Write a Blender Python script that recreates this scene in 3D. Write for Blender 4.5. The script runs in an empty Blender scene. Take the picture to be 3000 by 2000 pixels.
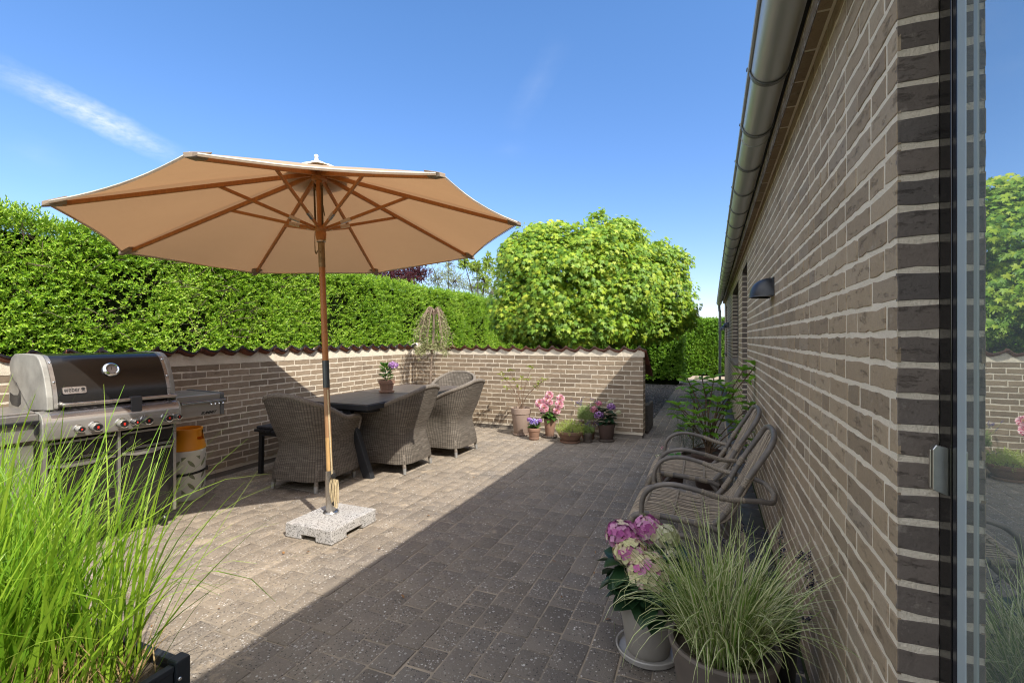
import bpy, math, random
import numpy as np
from mathutils import Vector, Matrix

C = bpy.context.scene
COL = C.collection
rad = math.radians
random.seed(7)
RNG = np.random.default_rng(11)

# ------------------------------------------------------------------ camera
cam_d = bpy.data.cameras.new('camera')
cam = bpy.data.objects.new('camera', cam_d)
COL.objects.link(cam)
cam.location = (0, 0, 1.40)
cam.rotation_euler = (rad(90), 0, rad(22.46))
cam_d.sensor_width = 36
cam_d.lens = 16.98
cam_d.shift_y = -0.0027
cam_d.clip_start = 0.02
cam_d.clip_end = 2000
C.camera = cam

# ------------------------------------------------------------------ light
SUN_DIR = Vector((0.80, -0.47, 1.0)).normalized()        # towards the sun
SUN_EL = math.asin(SUN_DIR.z)
SUN_AZ = math.atan2(SUN_DIR.x, SUN_DIR.y)
sd = bpy.data.lights.new('sun', 'SUN')
sd.energy = 2.4
sd.angle = rad(0.5)
sd.color = (1.0, 0.95, 0.87)
so = bpy.data.objects.new('sun', sd)
COL.objects.link(so)
so.rotation_euler = SUN_DIR.to_track_quat('Z', 'Y').to_euler()

W = bpy.data.worlds.new('World')
C.world = W
W.use_nodes = True
nt = W.node_tree
nt.nodes.clear()
wn = nt.nodes.new
wl = nt.links.new
sky = wn('ShaderNodeTexSky')
sky.sky_type = 'NISHITA'
sky.sun_disc = False
sky.sun_elevation = SUN_EL
sky.sun_rotation = SUN_AZ
sky.altitude = 0
sky.air_density = 1.0
sky.dust_density = 0.4
sky.ozone_density = 2.2
bg = wn('ShaderNodeBackground')
bg.inputs['Strength'].default_value = 0.104
wout = wn('ShaderNodeOutputWorld')
tc = wn('ShaderNodeTexCoord')


def wmath(op, a, b=None, clamp=False):
    n = wn('ShaderNodeMath')
    n.operation = op
    n.use_clamp = clamp
    for i, x in enumerate((a, b)):
        if x is None:
            continue
        if isinstance(x, (int, float)):
            n.inputs[i].default_value = x
        else:
            wl(x, n.inputs[i])
    return n.outputs[0]


def wdot(vec):
    n = wn('ShaderNodeVectorMath')
    n.operation = 'DOT_PRODUCT'
    wl(tc.outputs['Generated'], n.inputs[0])
    n.inputs[1].default_value = vec
    return n.outputs['Value']


def wnoise(scale, vscale=(1, 1, 1), detail=5):
    m = wn('ShaderNodeMapping')
    m.inputs['Scale'].default_value = vscale
    wl(tc.outputs['Generated'], m.inputs[0])
    n = wn('ShaderNodeTexNoise')
    n.inputs['Scale'].default_value = scale
    n.inputs['Detail'].default_value = detail
    n.inputs['Roughness'].default_value = 0.6
    wl(m.outputs[0], n.inputs['Vector'])
    return n.outputs['Fac']


def streak(a, b, width, strength, nscale):
    """A thin cloud band along the great circle through two sky directions."""
    a = Vector(a).normalized()
    b = Vector(b).normalized()
    nrm = a.cross(b).normalized()
    along = (b - a).normalized()
    mid = (a + b).normalized()
    half = a.angle(b) / 2
    d = wmath('ABSOLUTE', wmath('ADD', wdot(nrm), wmath('MULTIPLY', wmath('SUBTRACT', wnoise(9), 0.5), width * 1.1)))
    core = wmath('SUBTRACT', 1.0, wmath('DIVIDE', d, width), True)
    core = wmath('POWER', core, 0.9)
    t = wmath('ABSOLUTE', wdot(along))
    end = wmath('MULTIPLY', wmath('SUBTRACT', math.sin(half) * 1.25, t), 5.0, True)
    front = wmath('GREATER_THAN', wdot(mid), 0.0)
    tex = wmath('MULTIPLY', wmath('SUBTRACT', wnoise(nscale, (1, 1, 2.4), 9), .12), 1.7, True)
    return wmath('MULTIPLY', wmath('MULTIPLY', core, end), wmath('MULTIPLY', wmath('MULTIPLY', tex, front), strength))


m1 = streak((-1.36, .52, .555), (-1.03, .657, .380), 0.024, 1.15, 60)
m2 = streak((-1.36, .52, .41), (-1.231, .573, .355), 0.030, 0.25, 22)
m3 = streak((-.29, .962, .61), (-.382, .924, .44), 0.030, 0.13, 20)
m4 = streak((-.42, .91, .385), (-.354, .935, .395), 0.020, 0.15, 20)
msk = wmath('ADD', wmath('ADD', m1, m2), wmath('ADD', m3, m4), True)
hsv = wn('ShaderNodeHueSaturation')
hsv.inputs['Hue'].default_value = 0.5
hsv.inputs['Saturation'].default_value = 1.22
hsv.inputs['Value'].default_value = 1.0
wl(sky.outputs[0], hsv.inputs['Color'])
mx = wn('ShaderNodeMixRGB')
wl(msk, mx.inputs['Fac'])
tint = wn('ShaderNodeMixRGB')
tint.blend_type = 'MULTIPLY'
tint.inputs['Fac'].default_value = 1.0
elev = wmath('MINIMUM', wmath('ADD', wmath('MULTIPLY', wdot((0, 0, 1)), 0.52), 0.72), 1.0)
tcol = wn('ShaderNodeCombineXYZ')
wl(wmath('MULTIPLY', elev, 1.0), tcol.inputs[0])
wl(wmath('MULTIPLY', elev, 0.918), tcol.inputs[1])
wl(wmath('MULTIPLY', wmath('POWER', elev, 0.5), 0.955), tcol.inputs[2])
wl(tcol.outputs[0], tint.inputs['Color2'])
wl(hsv.outputs[0], tint.inputs['Color1'])
wl(tint.outputs[0], mx.inputs['Color1'])
mx.inputs['Color2'].default_value = (4.6, 4.7, 4.8, 1)
# unseen broken cloud added behind and above the camera to brighten the shade
fill_veil = wn('ShaderNodeMapRange')
fill_veil.interpolation_type = 'SMOOTHSTEP'
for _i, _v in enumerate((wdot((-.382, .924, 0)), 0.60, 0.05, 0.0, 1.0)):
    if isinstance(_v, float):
        fill_veil.inputs[_i].default_value = _v
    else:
        wl(_v, fill_veil.inputs[_i])
fill_tex = wmath('MULTIPLY', wmath('SUBTRACT', wnoise(3.2, (1, 1, 1.6), 7), 0.30), 3.0, True)
fill_mask = wmath('MULTIPLY', fill_veil.outputs[0], fill_tex)
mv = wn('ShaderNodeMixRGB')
wl(fill_mask, mv.inputs['Fac'])
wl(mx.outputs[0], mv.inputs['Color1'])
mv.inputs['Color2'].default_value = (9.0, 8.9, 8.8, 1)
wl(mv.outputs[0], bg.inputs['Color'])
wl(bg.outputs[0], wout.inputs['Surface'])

C.view_settings.view_transform = 'Standard'
C.view_settings.look = 'None'
C.view_settings.exposure = 1.4
C.view_settings.gamma = 1.0
C.view_settings.use_curve_mapping = False
C.render.engine = 'CYCLES'
C.cycles.use_denoising = True
C.cycles.denoising_prefilter = 'ACCURATE'
C.cycles.filter_width = 1.15
C.cycles.sample_clamp_indirect = 4.0
C.cycles.max_bounces = 8
C.cycles.transparent_max_bounces = 8
C.cycles.use_adaptive_sampling = True
C.cycles.adaptive_threshold = 0.004
C.cycles.caustics_reflective = False
C.cycles.caustics_refractive = False


# ------------------------------------------------------------------ mesh helpers
class MB:
    def __init__(self):
        self.v, self.f, self.m, self.uv, self.n = [], [], [], {}, 0

    def add(self, verts, faces, mat=0, uvs=None):
        b = self.n
        self.v.extend(tuple(map(float, p)) for p in verts)
        if uvs is not None:
            for i, q in enumerate(uvs):
                self.uv[b + i] = q
        for fc in faces:
            self.f.append([b + i for i in fc])
            self.m.append(mat)
        self.n = len(self.v)

    def box(self, x0, x1, y0, y1, z0, z1, mat=0):
        vs = [(x, y, z) for z in (z0, z1) for y in (y0, y1) for x in (x0, x1)]
        self.add(vs, [(0, 2, 3, 1), (4, 5, 7, 6), (0, 1, 5, 4), (2, 6, 7, 3), (0, 4, 6, 2), (1, 3, 7, 5)], mat)

    def bar(self, a, b, w, h, up=(0, 0, 1), mat=0, w2=None, h2=None):
        """A rectangular bar from a to b, w across and h along up."""
        a, b, up = Vector(a), Vector(b), Vector(up)
        d = (b - a).normalized()
        s = d.cross(up).normalized()
        u = s.cross(d).normalized()
        vs = []
        for p, ww, hh in ((a, w, h), (b, w2 or w, h2 or h)):
            for i, j in ((-1, -1), (1, -1), (1, 1), (-1, 1)):
                vs.append(p + s * (i * ww / 2) + u * (j * hh / 2))
        self.add(vs, [(0, 1, 2, 3), (7, 6, 5, 4), (0, 4, 5, 1), (1, 5, 6, 2), (2, 6, 7, 3), (3, 7, 4, 0)], mat)

    def tube(self, pts, r, n=8, mat=0, cap=True, closed=False, squash=1.0):
        pts = [Vector(p) for p in pts]
        k = len(pts)
        rs = [r] * k if isinstance(r, (int, float)) else list(r)
        ring = []
        ref = None
        for i, p in enumerate(pts):
            if closed:
                d = pts[(i + 1) % k] - pts[i - 1]
            else:
                d = pts[min(i + 1, k - 1)] - pts[max(i - 1, 0)]
            d.normalize()
            if ref is None:
                ref = Vector((0, 0, 1)) if abs(d.z) < .9 else Vector((1, 0, 0))
            s = (ref - d * ref.dot(d)).normalized()
            ref = s
            t = d.cross(s)
            ring.append([p + (s * math.cos(a) + t * math.sin(a) * squash) * rs[i]
                         for a in (2 * math.pi * j / n for j in range(n))])
        vs = [q for rg in ring for q in rg]
        fs = []
        for i in range(k if closed else k - 1):
            i2 = (i + 1) % k
            for j in range(n):
                j2 = (j + 1) % n
                fs.append((i * n + j, i * n + j2, i2 * n + j2, i2 * n + j))
        if cap and not closed:
            fs.append(tuple(reversed(range(n))))
            fs.append(tuple(range((k - 1) * n, k * n)))
        self.add(vs, fs, mat)

    def lathe(self, prof, n=32, c=(0, 0, 0), mat=0, cap0=False, cap1=False, rot=0.0, axis=None):
        vs = []
        R = Matrix.Identity(3)
        if axis is not None:
            R = Vector(axis).normalized().to_track_quat('Z', 'Y').to_matrix()
        c = Vector(c)
        for r, z in prof:
            for j in range(n):
                a = 2 * math.pi * j / n + rot
                vs.append(c + R @ Vector((r * math.cos(a), r * math.sin(a), z)))
        fs = []
        for i in range(len(prof) - 1):
            for j in range(n):
                j2 = (j + 1) % n
                fs.append((i * n + j, i * n + j2, (i + 1) * n + j2, (i + 1) * n + j))
        if cap0:
            fs.append(tuple(reversed(range(n))))
        if cap1:
            fs.append(tuple(range((len(prof) - 1) * n, len(prof) * n)))
        self.add(vs, fs, mat)

    def prism(self, poly, fn, a, b, mat=0):
        """poly: 2-D outline; fn(p, q, t) gives the 3-D point at depth t."""
        k = len(poly)
        vs = [fn(p, q, a) for p, q in poly] + [fn(p, q, b) for p, q in poly]
        fs = [tuple(reversed(range(k))), tuple(range(k, 2 * k))]
        for i in range(k):
            j = (i + 1) % k
            fs.append((i, j, k + j, k + i))
        self.add(vs, fs, mat)

    def grid(self, fn, nu, nv, mat=0, uvfn=None):
        vs = [fn(i / nu, j / nv) for j in range(nv + 1) for i in range(nu + 1)]
        uv = [uvfn(i / nu, j / nv) for j in range(nv + 1) for i in range(nu + 1)] if uvfn else None
        fs = [(j * (nu + 1) + i, j * (nu + 1) + i + 1, (j + 1) * (nu + 1) + i + 1, (j + 1) * (nu + 1) + i)
              for j in range(nv) for i in range(nu)]
        self.add(vs, fs, mat, uv)

    def build(self, name, mats, parent=None, smooth=None, bevel=0, solid=0, label=None, seg=2):
        me = bpy.data.meshes.new(name)
        me.from_pydata(self.v, [], self.f)
        mats = mats if isinstance(mats, (list, tuple)) else [mats]
        for m in mats:
            me.materials.append(m)
        me.polygons.foreach_set('material_index', self.m)
        if self.uv:
            ul = me.uv_layers.new(name='uv')
            li = np.empty(len(me.loops), np.int32)
            me.loops.foreach_get('vertex_index', li)
            tab = np.zeros((self.n, 2), np.float32)
            for i, q in self.uv.items():
                tab[i] = q
            ul.data.foreach_set('uv', tab[li].ravel())
        return finish(name, me, parent, smooth, bevel, solid, label, seg)


def finish(name, me, parent=None, smooth=None, bevel=0, solid=0, label=None, seg=2):
    if smooth is not None:
        me.polygons.foreach_set('use_smooth', [True] * len(me.polygons))
        if smooth < 180:
            me.set_sharp_from_angle(angle=rad(smooth))
    me.update()
    o = bpy.data.objects.new(name, me)
    COL.objects.link(o)
    if parent is not None:
        o.parent = parent
    if solid:
        s = o.modifiers.new('solid', 'SOLIDIFY')
        s.thickness = solid
        s.offset = 0
    if bevel:
        b = o.modifiers.new('bevel', 'BEVEL')
        b.width = bevel
        b.segments = seg
        b.limit_method = 'ANGLE'
        b.angle_limit = rad(35)
        b.use_clamp_overlap = True
    if label:
        o['label'] = label
    return o


def np_mesh(name, V, F, mats, parent=None, smooth=False, midx=None):
    """Fast mesh from an (N,3) vertex array and an (M,k) face array."""
    me = bpy.data.meshes.new(name)
    V = np.ascontiguousarray(V, np.float32)
    F = np.ascontiguousarray(F, np.int32)
    M, k = F.shape
    me.vertices.add(len(V))
    me.vertices.foreach_set('co', V.ravel())
    me.loops.add(M * k)
    me.loops.foreach_set('vertex_index', F.ravel())
    me.polygons.add(M)
    me.polygons.foreach_set('loop_start', np.arange(0, M * k, k, dtype=np.int32))
    me.polygons.foreach_set('loop_total', np.full(M, k, np.int32))
    if midx is not None:
        me.polygons.foreach_set('material_index', np.ascontiguousarray(midx, np.int32))
    if smooth:
        me.polygons.foreach_set('use_smooth', np.ones(M, bool))
    for m in (mats if isinstance(mats, (list, tuple)) else [mats]):
        me.materials.append(m)
    me.update(calc_edges=True)
    o = bpy.data.objects.new(name, me)
    COL.objects.link(o)
    if parent is not None:
        o.parent = parent
    return o


def tag(o, label, cat, group=None):
    o['label'] = label
    o['category'] = cat
    if group:
        o['group'] = group
    return o


def thing(name, label, cat, loc=(0, 0, 0), rz=0.0, group=None):
    o = bpy.data.objects.new(name, None)
    o.empty_display_size = 0.1
    COL.objects.link(o)
    o.location = loc
    o.rotation_euler = (0, 0, rz)
    return tag(o, label, cat, group)


def kind(o, k):
    o['kind'] = k
    return o


def dup(root, loc, rz, label, group=None):
    r = root.copy()
    COL.objects.link(r)
    r.location = loc
    r.rotation_euler = (0, 0, rz)
    r['label'] = label
    if group:
        r['group'] = group

    def rec(src, dst):
        for ch in list(src.children):
            c = ch.copy()
            COL.objects.link(c)
            c.parent = dst
            rec(ch, c)
    rec(root, r)
    return r


def cr(pts, n=6):
    """Catmull-Rom smoothing of a polyline."""
    P = [Vector(p) for p in pts]
    P = [P[0] * 2 - P[1]] + P + [P[-1] * 2 - P[-2]]
    out = []
    for i in range(1, len(P) - 2):
        a, b, c, d = P[i - 1:i + 3]
        for k in range(n):
            t = k / n
            out.append(.5 * ((2 * b) + (c - a) * t + (2 * a - 5 * b + 4 * c - d) * t * t
                             + (3 * b - a - 3 * c + d) * t ** 3))
    out.append(P[-2].copy())
    return out


# ------------------------------------------------------------------ leaves
def unit(a):
    return a / (np.linalg.norm(a, axis=1, keepdims=True) + 1e-9)


def rdir(n):
    return unit(RNG.normal(size=(n, 3)))


LENS = (np.array([(0, 0, 0), (-.5, .42, .10), (0, 1, 0), (.5, .42, .10)], float), np.array([(0, 3, 2), (0, 2, 1)]))
OVATE = (np.array([(0, 0, 0), (-.36, .22, .06), (-.5, .5, .10), (-.3, .8, .04), (0, 1, -.10),
                   (.3, .8, .04), (.5, .5, .10), (.36, .22, .06), (0, .5, 0.02)], float),
         np.array([(8, 1, 0), (8, 2, 1), (8, 3, 2), (8, 4, 3), (8, 5, 4), (8, 6, 5), (8, 7, 6), (8, 0, 7)]))
_mp = [(0, .10), (.14, -.04), (.46, .02), (.26, .20), (.40, .30), (.62, .50), (.36, .44), (.34, .66), (.13, .50), (.12, .74), (0, 1.0)]
_mp = _mp + [(-x, y) for x, y in reversed(_mp[1:-1])]
MAPLE = (np.array([(x, y, -.22 * abs(x) - .12 * y * y) for x, y in _mp] + [(0, .36, .0)], float),
         np.array([(len(_mp), i, (i + 1) % len(_mp)) for i in range(len(_mp))]))
PETAL = (np.array([(0, 0, 0), (-.5, .5, .05), (0, 1, .0), (.5, .5, .05)], float), np.array([(0, 3, 2), (0, 2, 1)]))
_fl = [(0, 0, 0)]
for _k in range(4):
    _a = math.pi / 2 * _k
    for _da, _r in ((-.74, .80), (0, 1.0), (.74, .80)):
        _fl.append((math.cos(_a + _da) * _r * .5, math.sin(_a + _da) * _r * .5, .12))
FLORET = (np.array(_fl, float), np.array([(0, 1 + 3 * k + i, 2 + 3 * k + i) for k in range(4) for i in range(2)]))


def scatter(tpl, pos, tip, nrm, L, Wd):
    """One copy of a leaf template per point: tip direction, face normal, length, width."""
    tv, tf = tpl
    pos, tip, nrm = np.asarray(pos), unit(np.asarray(tip)), np.asarray(nrm)
    side = unit(np.cross(tip, nrm))
    nrm = np.cross(side, tip)
    L = np.broadcast_to(np.asarray(L, float), (len(pos),))[:, None, None]
    Wd = np.broadcast_to(np.asarray(Wd, float), (len(pos),))[:, None, None]
    V = (pos[:, None, :] + tv[None, :, 0:1] * Wd * side[:, None, :] + tv[None, :, 1:2] * L * tip[:, None, :]
         + tv[None, :, 2:3] * L * nrm[:, None, :])
    F = tf[None, :, :] + (np.arange(len(pos)) * len(tv))[:, None, None]
    return V.reshape(-1, 3), F.reshape(-1, tf.shape[1])


def join(parts):
    """Join (V, F) arrays with the same face size."""
    Vs, Fs, b = [], [], 0
    for V, F in parts:
        Vs.append(V)
        Fs.append(F + b)
        b += len(V)
    return np.concatenate(Vs), np.concatenate(Fs)


def blades(root, tipdir, length, width, bend, seg=6, twist=0.0, wtop=0.12, split=False):
    """Grass blades: ribbons that leave their root along tipdir and bend over."""
    n = len(root)
    root = np.asarray(root, float)
    d0 = unit(np.asarray(tipdir, float))
    length = np.broadcast_to(np.asarray(length, float), (n,))
    width = np.broadcast_to(np.asarray(width, float), (n,))
    bend = np.broadcast_to(np.asarray(bend, float), (n,))
    hz = d0.copy()
    hz[:, 2] = 0
    hz = unit(hz + RNG.normal(size=(n, 3)) * [.05, .05, 0])
    ang0 = np.arctan2(np.linalg.norm(d0[:, :2], axis=1), d0[:, 2])
    side = np.stack([-hz[:, 1], hz[:, 0], np.zeros(n)], 1)
    ca = RNG.uniform(-.9, .9, n)[:, None]
    side = unit(side * np.cos(ca) + hz * np.sin(ca))
    pts = [root]
    for i in range(seg):
        t = (i + .5) / seg
        a = ang0 + bend * t ** 1.6
        step = hz * np.sin(a)[:, None] + np.array([0, 0, 1.]) * np.cos(a)[:, None]
        pts.append(pts[-1] + step * (length / seg)[:, None])
    if split:         # a pale and a green half, folded at the midrib
        V = np.empty((n, (seg + 1) * 3, 3))
        for i, p in enumerate(pts):
            t = i / seg
            w = (width * ((.75 + .5 * t) if t < .4 else max(wtop, (1 - (t - .4) / .6) ** .8)) / 2)[:, None]
            V[:, 3 * i] = p - side * w
            V[:, 3 * i + 1] = p - side * w * .15 - hz * w * .3
            V[:, 3 * i + 2] = p + side * w
        F = np.array([(3 * i + c, 3 * i + c + 1, 3 * i + c + 4, 3 * i + c + 3) for i in range(seg) for c in (0, 1)])
        F = F[None] + (np.arange(n) * (seg + 1) * 3)[:, None, None]
        return V.reshape(-1, 3), F.reshape(-1, 4), np.tile(np.array([0, 1] * seg), n)
    V = np.empty((n, (seg + 1) * 2, 3))
    for i, p in enumerate(pts):
        t = i / seg
        w = width * ((.75 + .5 * t) if t < .4 else max(wtop, (1 - (t - .4) / .6) ** .8)) / 2
        V[:, 2 * i] = p - side * w[:, None]
        V[:, 2 * i + 1] = p + side * w[:, None]
    F = np.array([(2 * i, 2 * i + 1, 2 * i + 3, 2 * i + 2) for i in range(seg)])
    F = F[None] + (np.arange(n) * (seg + 1) * 2)[:, None, None]
    return V.reshape(-1, 3), F.reshape(-1, 4)


# ------------------------------------------------------------------ materials
def new_mat(name):
    m = bpy.data.materials.new(name)
    m.use_nodes = True
    nt = m.node_tree
    return m, nt, nt.nodes['Principled BSDF'], nt.nodes['Material Output']


class NB:
    """Small node-building helper."""
    def __init__(self, nt):
        self.nt = nt

    def n(self, t, **kw):
        x = self.nt.nodes.new(t)
        for k, v in kw.items():
            setattr(x, k, v)
        return x

    def l(self, a, b):
        self.nt.links.new(a, b)

    def put(self, sock, v):
        if isinstance(v, bpy.types.NodeSocket):
            self.l(v, sock)
        elif isinstance(v, (tuple, list)) and len(v) == 3 and len(sock.default_value) == 4:
            sock.default_value = (*v, 1)
        else:
            sock.default_value = v

    def math(self, op, a, b=0.0, clamp=False):
        x = self.n('ShaderNodeMath', operation=op, use_clamp=clamp)
        self.put(x.inputs[0], a)
        self.put(x.inputs[1], b)
        return x.outputs[0]

    def mix(self, fac, a, b, blend='MIX'):
        x = self.n('ShaderNodeMixRGB', blend_type=blend)
        self.put(x.inputs[0], fac)
        self.put(x.inputs[1], a)
        self.put(x.inputs[2], b)
        return x.outputs[0]

    def noise(self, scale, detail=4, rough=.55, vec=None, out='Fac'):
        x = self.n('ShaderNodeTexNoise')
        x.inputs['Scale'].default_value = scale
        x.inputs['Detail'].default_value = detail
        x.inputs['Roughness'].default_value = rough
        self.l(vec if vec is not None else self.co(), x.inputs['Vector'])
        return x.outputs[out]

    def voro(self, scale, feature='F1', out='Distance', vec=None):
        x = self.n('ShaderNodeTexVoronoi', feature=feature)
        x.inputs['Scale'].default_value = scale
        self.l(vec if vec is not None else self.co(), x.inputs['Vector'])
        return x.outputs[out]

    def co(self, scale=None, which='Object'):
        if not hasattr(self, '_tc'):
            self._tc = self.n('ShaderNodeTexCoord')
        o = self._tc.outputs[which]
        if scale is None:
            return o
        m = self.n('ShaderNodeMapping')
        m.inputs['Scale'].default_value = scale
        self.l(o, m.inputs[0])
        return m.outputs[0]

    def island(self):
        if not hasattr(self, '_g'):
            self._g = self.n('ShaderNodeNewGeometry')
        return self._g.outputs['Random Per Island']

    def ramp(self, fac, stops, interp='LINEAR'):
        x = self.n('ShaderNodeValToRGB')
        x.color_ramp.interpolation = interp
        el = x.color_ramp.elements
        while len(el) < len(stops):
            el.new(.5)
        for e, (p, c) in zip(el, stops):
            e.position = p
            e.color = (*c, 1) if len(c) == 3 else c
        self.put(x.inputs[0], fac)
        return x.outputs[0]

    def maprange(self, v, a, b, c=0.0, d=1.0):
        x = self.n('ShaderNodeMapRange')
        for i, q in enumerate((v, a, b, c, d)):
            self.put(x.inputs[i], q)
        return x.outputs[0]

    def bump(self, h, strength=.3, dist=.005, normal=None):
        x = self.n('ShaderNodeBump')
        x.inputs['Strength'].default_value = strength
        x.inputs['Distance'].default_value = dist
        self.put(x.inputs['Height'], h)
        if normal is not None:
            self.l(normal, x.inputs['Normal'])
        return x.outputs[0]


def M(name, c1, c2=None, scale=8.0, detail=5, rough=.6, metal=0.0, bump=0.0, bscale=60.0, bdist=.003, spec=.5,
      island=None, stretch=None, trans=None, coat=0.0, rvar=0.0):
    """A Principled material with noise between two colours, optional per-piece tint, bump and translucency."""
    m, nt, p, out = new_mat(name)
    b = NB(nt)
    col = c1
    vec = b.co(stretch) if stretch else b.co()
    if c2 is not None:
        f = b.maprange(b.noise(scale, detail, .6, vec), .32, .68)
        col = b.mix(f, c1, c2)
    if island is not None:
        col = b.mix(1.0, col, b.ramp(b.island(), island), 'MULTIPLY')
    b.put(p.inputs['Base Color'], col)
    p.inputs['Roughness'].default_value = rough
    if rvar:
        b.put(p.inputs['Roughness'], b.maprange(b.noise(scale * 1.7, 5, .6, vec), .3, .7, rough - rvar, rough + rvar))
    p.inputs['Metallic'].default_value = metal
    p.inputs['Specular IOR Level'].default_value = spec
    if coat:
        p.inputs['Coat Weight'].default_value = coat
        p.inputs['Coat Roughness'].default_value = .08
    if bump:
        b.l(b.bump(b.noise(bscale, 4, .6, vec), bump, bdist), p.inputs['Normal'])
    if trans:
        f, tcol = trans
        tr = b.n('ShaderNodeBsdfTranslucent')
        tcl = tcol
        if island is not None:
            tcl = b.mix(1.0, tcol, b.ramp(b.island(), island), 'MULTIPLY')
        b.put(tr.inputs['Color'], tcl)
        mxs = b.n('ShaderNodeMixShader')
        mxs.inputs[0].default_value = f
        b.l(p.outputs[0], mxs.inputs[1])
        b.l(tr.outputs[0], mxs.inputs[2])
        b.l(mxs.outputs[0], out.inputs['Surface'])
    return m


def leafmat(name, dark, light, tcol, f=.35, rough=.45, stops=None, spec=.4):
    """Leaf: each leaf its own tint between dark and light, part of the light passes through."""
    m, nt, p, out = new_mat(name)
    b = NB(nt)
    r = b.island()
    st = stops or [(0, dark), (.55, tuple((x + y) / 2 for x, y in zip(dark, light))), (1, light)]
    big = b.noise(.9, 2)
    fac = b.math('ADD', b.math('MULTIPLY', r, .75), b.math('MULTIPLY', b.math('SUBTRACT', big, .35), .6), True)
    col = b.ramp(fac, st)
    b.l(col, p.inputs['Base Color'])
    p.inputs['Roughness'].default_value = rough
    p.inputs['Specular IOR Level'].default_value = spec
    tr = b.n('ShaderNodeBsdfTranslucent')
    b.l(b.mix(.5, col, tcol), tr.inputs['Color'])
    mxs = b.n('ShaderNodeMixShader')
    mxs.inputs[0].default_value = f
    b.l(p.outputs[0], mxs.inputs[1])
    b.l(tr.outputs[0], mxs.inputs[2])
    b.l(mxs.outputs[0], out.inputs['Surface'])
    return m


def brick_mat(name, stops, blem=(.05, .045, .04)):
    m, nt, p, out = new_mat(name)
    b = NB(nt)
    r = b.island()
    col = b.ramp(r, stops)
    n1 = b.noise(7, 6, .65)
    col = b.mix(b.maprange(n1, .3, .75, 0, .5), col, b.mix(1, col, (.74, .70, .66), 'MULTIPLY'))
    fine = b.noise(95, 5, .7)
    col = b.mix(b.maprange(fine, .35, .75, 0, .6), col, b.mix(1, col, (1.35, 1.32, 1.3), 'MULTIPLY'))
    col = b.mix(b.maprange(b.noise(260, 3, .8), .55, .8, 0, .6), col, b.mix(1, col, (.5, .48, .46), 'MULTIPLY'))
    pit = b.maprange(b.noise(38, 6, .75, b.co((1, 1, 2.2))), .66, .72)
    col = b.mix(b.math('MULTIPLY', pit, .65), col, blem)
    crease = b.maprange(b.noise(13, 7, .75, b.co((1, 1, 3.2))), .57, .66, 0, .55)
    col = b.mix(crease, col, b.mix(1, col, (.50, .47, .45), 'MULTIPLY'))
    pale = b.maprange(b.noise(17, 5, .7), .60, .74, 0, .5)
    col = b.mix(pale, col, (.46, .40, .33))
    b.l(col, p.inputs['Base Color'])
    p.inputs['Roughness'].default_value = .85
    p.inputs['Specular IOR Level'].default_value = .25
    h = b.math('SUBTRACT', b.math('ADD', b.math('MULTIPLY', fine, .35), b.math('MULTIPLY', b.noise(24, 5, .6), .7)),
               b.math('MULTIPLY', pit, .6))
    b.l(b.bump(b.math('SUBTRACT', h, b.math('MULTIPLY', crease, .8)), .8, .006), p.inputs['Normal'])
    return m


def mortar_mat(name, c1, c2):
    m, nt, p, out = new_mat(name)
    b = NB(nt)
    col = b.mix(b.maprange(b.noise(5, 6, .65), .3, .7), c1, c2)
    fine = b.noise(160, 4, .7)
    col = b.mix(b.maprange(fine, .3, .7, 0, .45), col, b.mix(1, col, (.72, .70, .66), 'MULTIPLY'))
    b.l(col, p.inputs['Base Color'])
    p.inputs['Roughness'].default_value = .95
    p.inputs['Specular IOR Level'].default_value = .15
    b.l(b.bump(b.math('ADD', fine, b.noise(40, 4)), .7, .004), p.inputs['Normal'])
    return m


m_brick = brick_mat('brick_brown', [(0, (.240, .186, .128)), (.25, (.298, .230, .155)), (.55, (.336, .260, .174)),
                                    (.8, (.368, .290, .200)), (1, (.272, .220, .162))])
m_brick_g = brick_mat('garden_brick', [(0, (.205, .155, .108)), (.25, (.255, .196, .136)), (.55, (.290, .222, .152)),
                                       (.8, (.325, .252, .176)), (1, (.235, .186, .138))])
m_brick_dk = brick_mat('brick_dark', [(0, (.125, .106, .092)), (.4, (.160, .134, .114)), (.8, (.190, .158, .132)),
                                      (1, (.118, .104, .094))])  # darker reveal brick, with some of the reveal's shade in its colour
m_mortar = mortar_mat('mortar', (.78, .695, .56), (.66, .58, .46))
m_plaster = mortar_mat('bedding_mortar', (.78, .69, .55), (.66, .58, .46))
m_plinth = M('plinth_concrete', (.22, .19, .155), (.15, .13, .11), 6, 6, .95, bump=.4, bscale=50)


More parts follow.
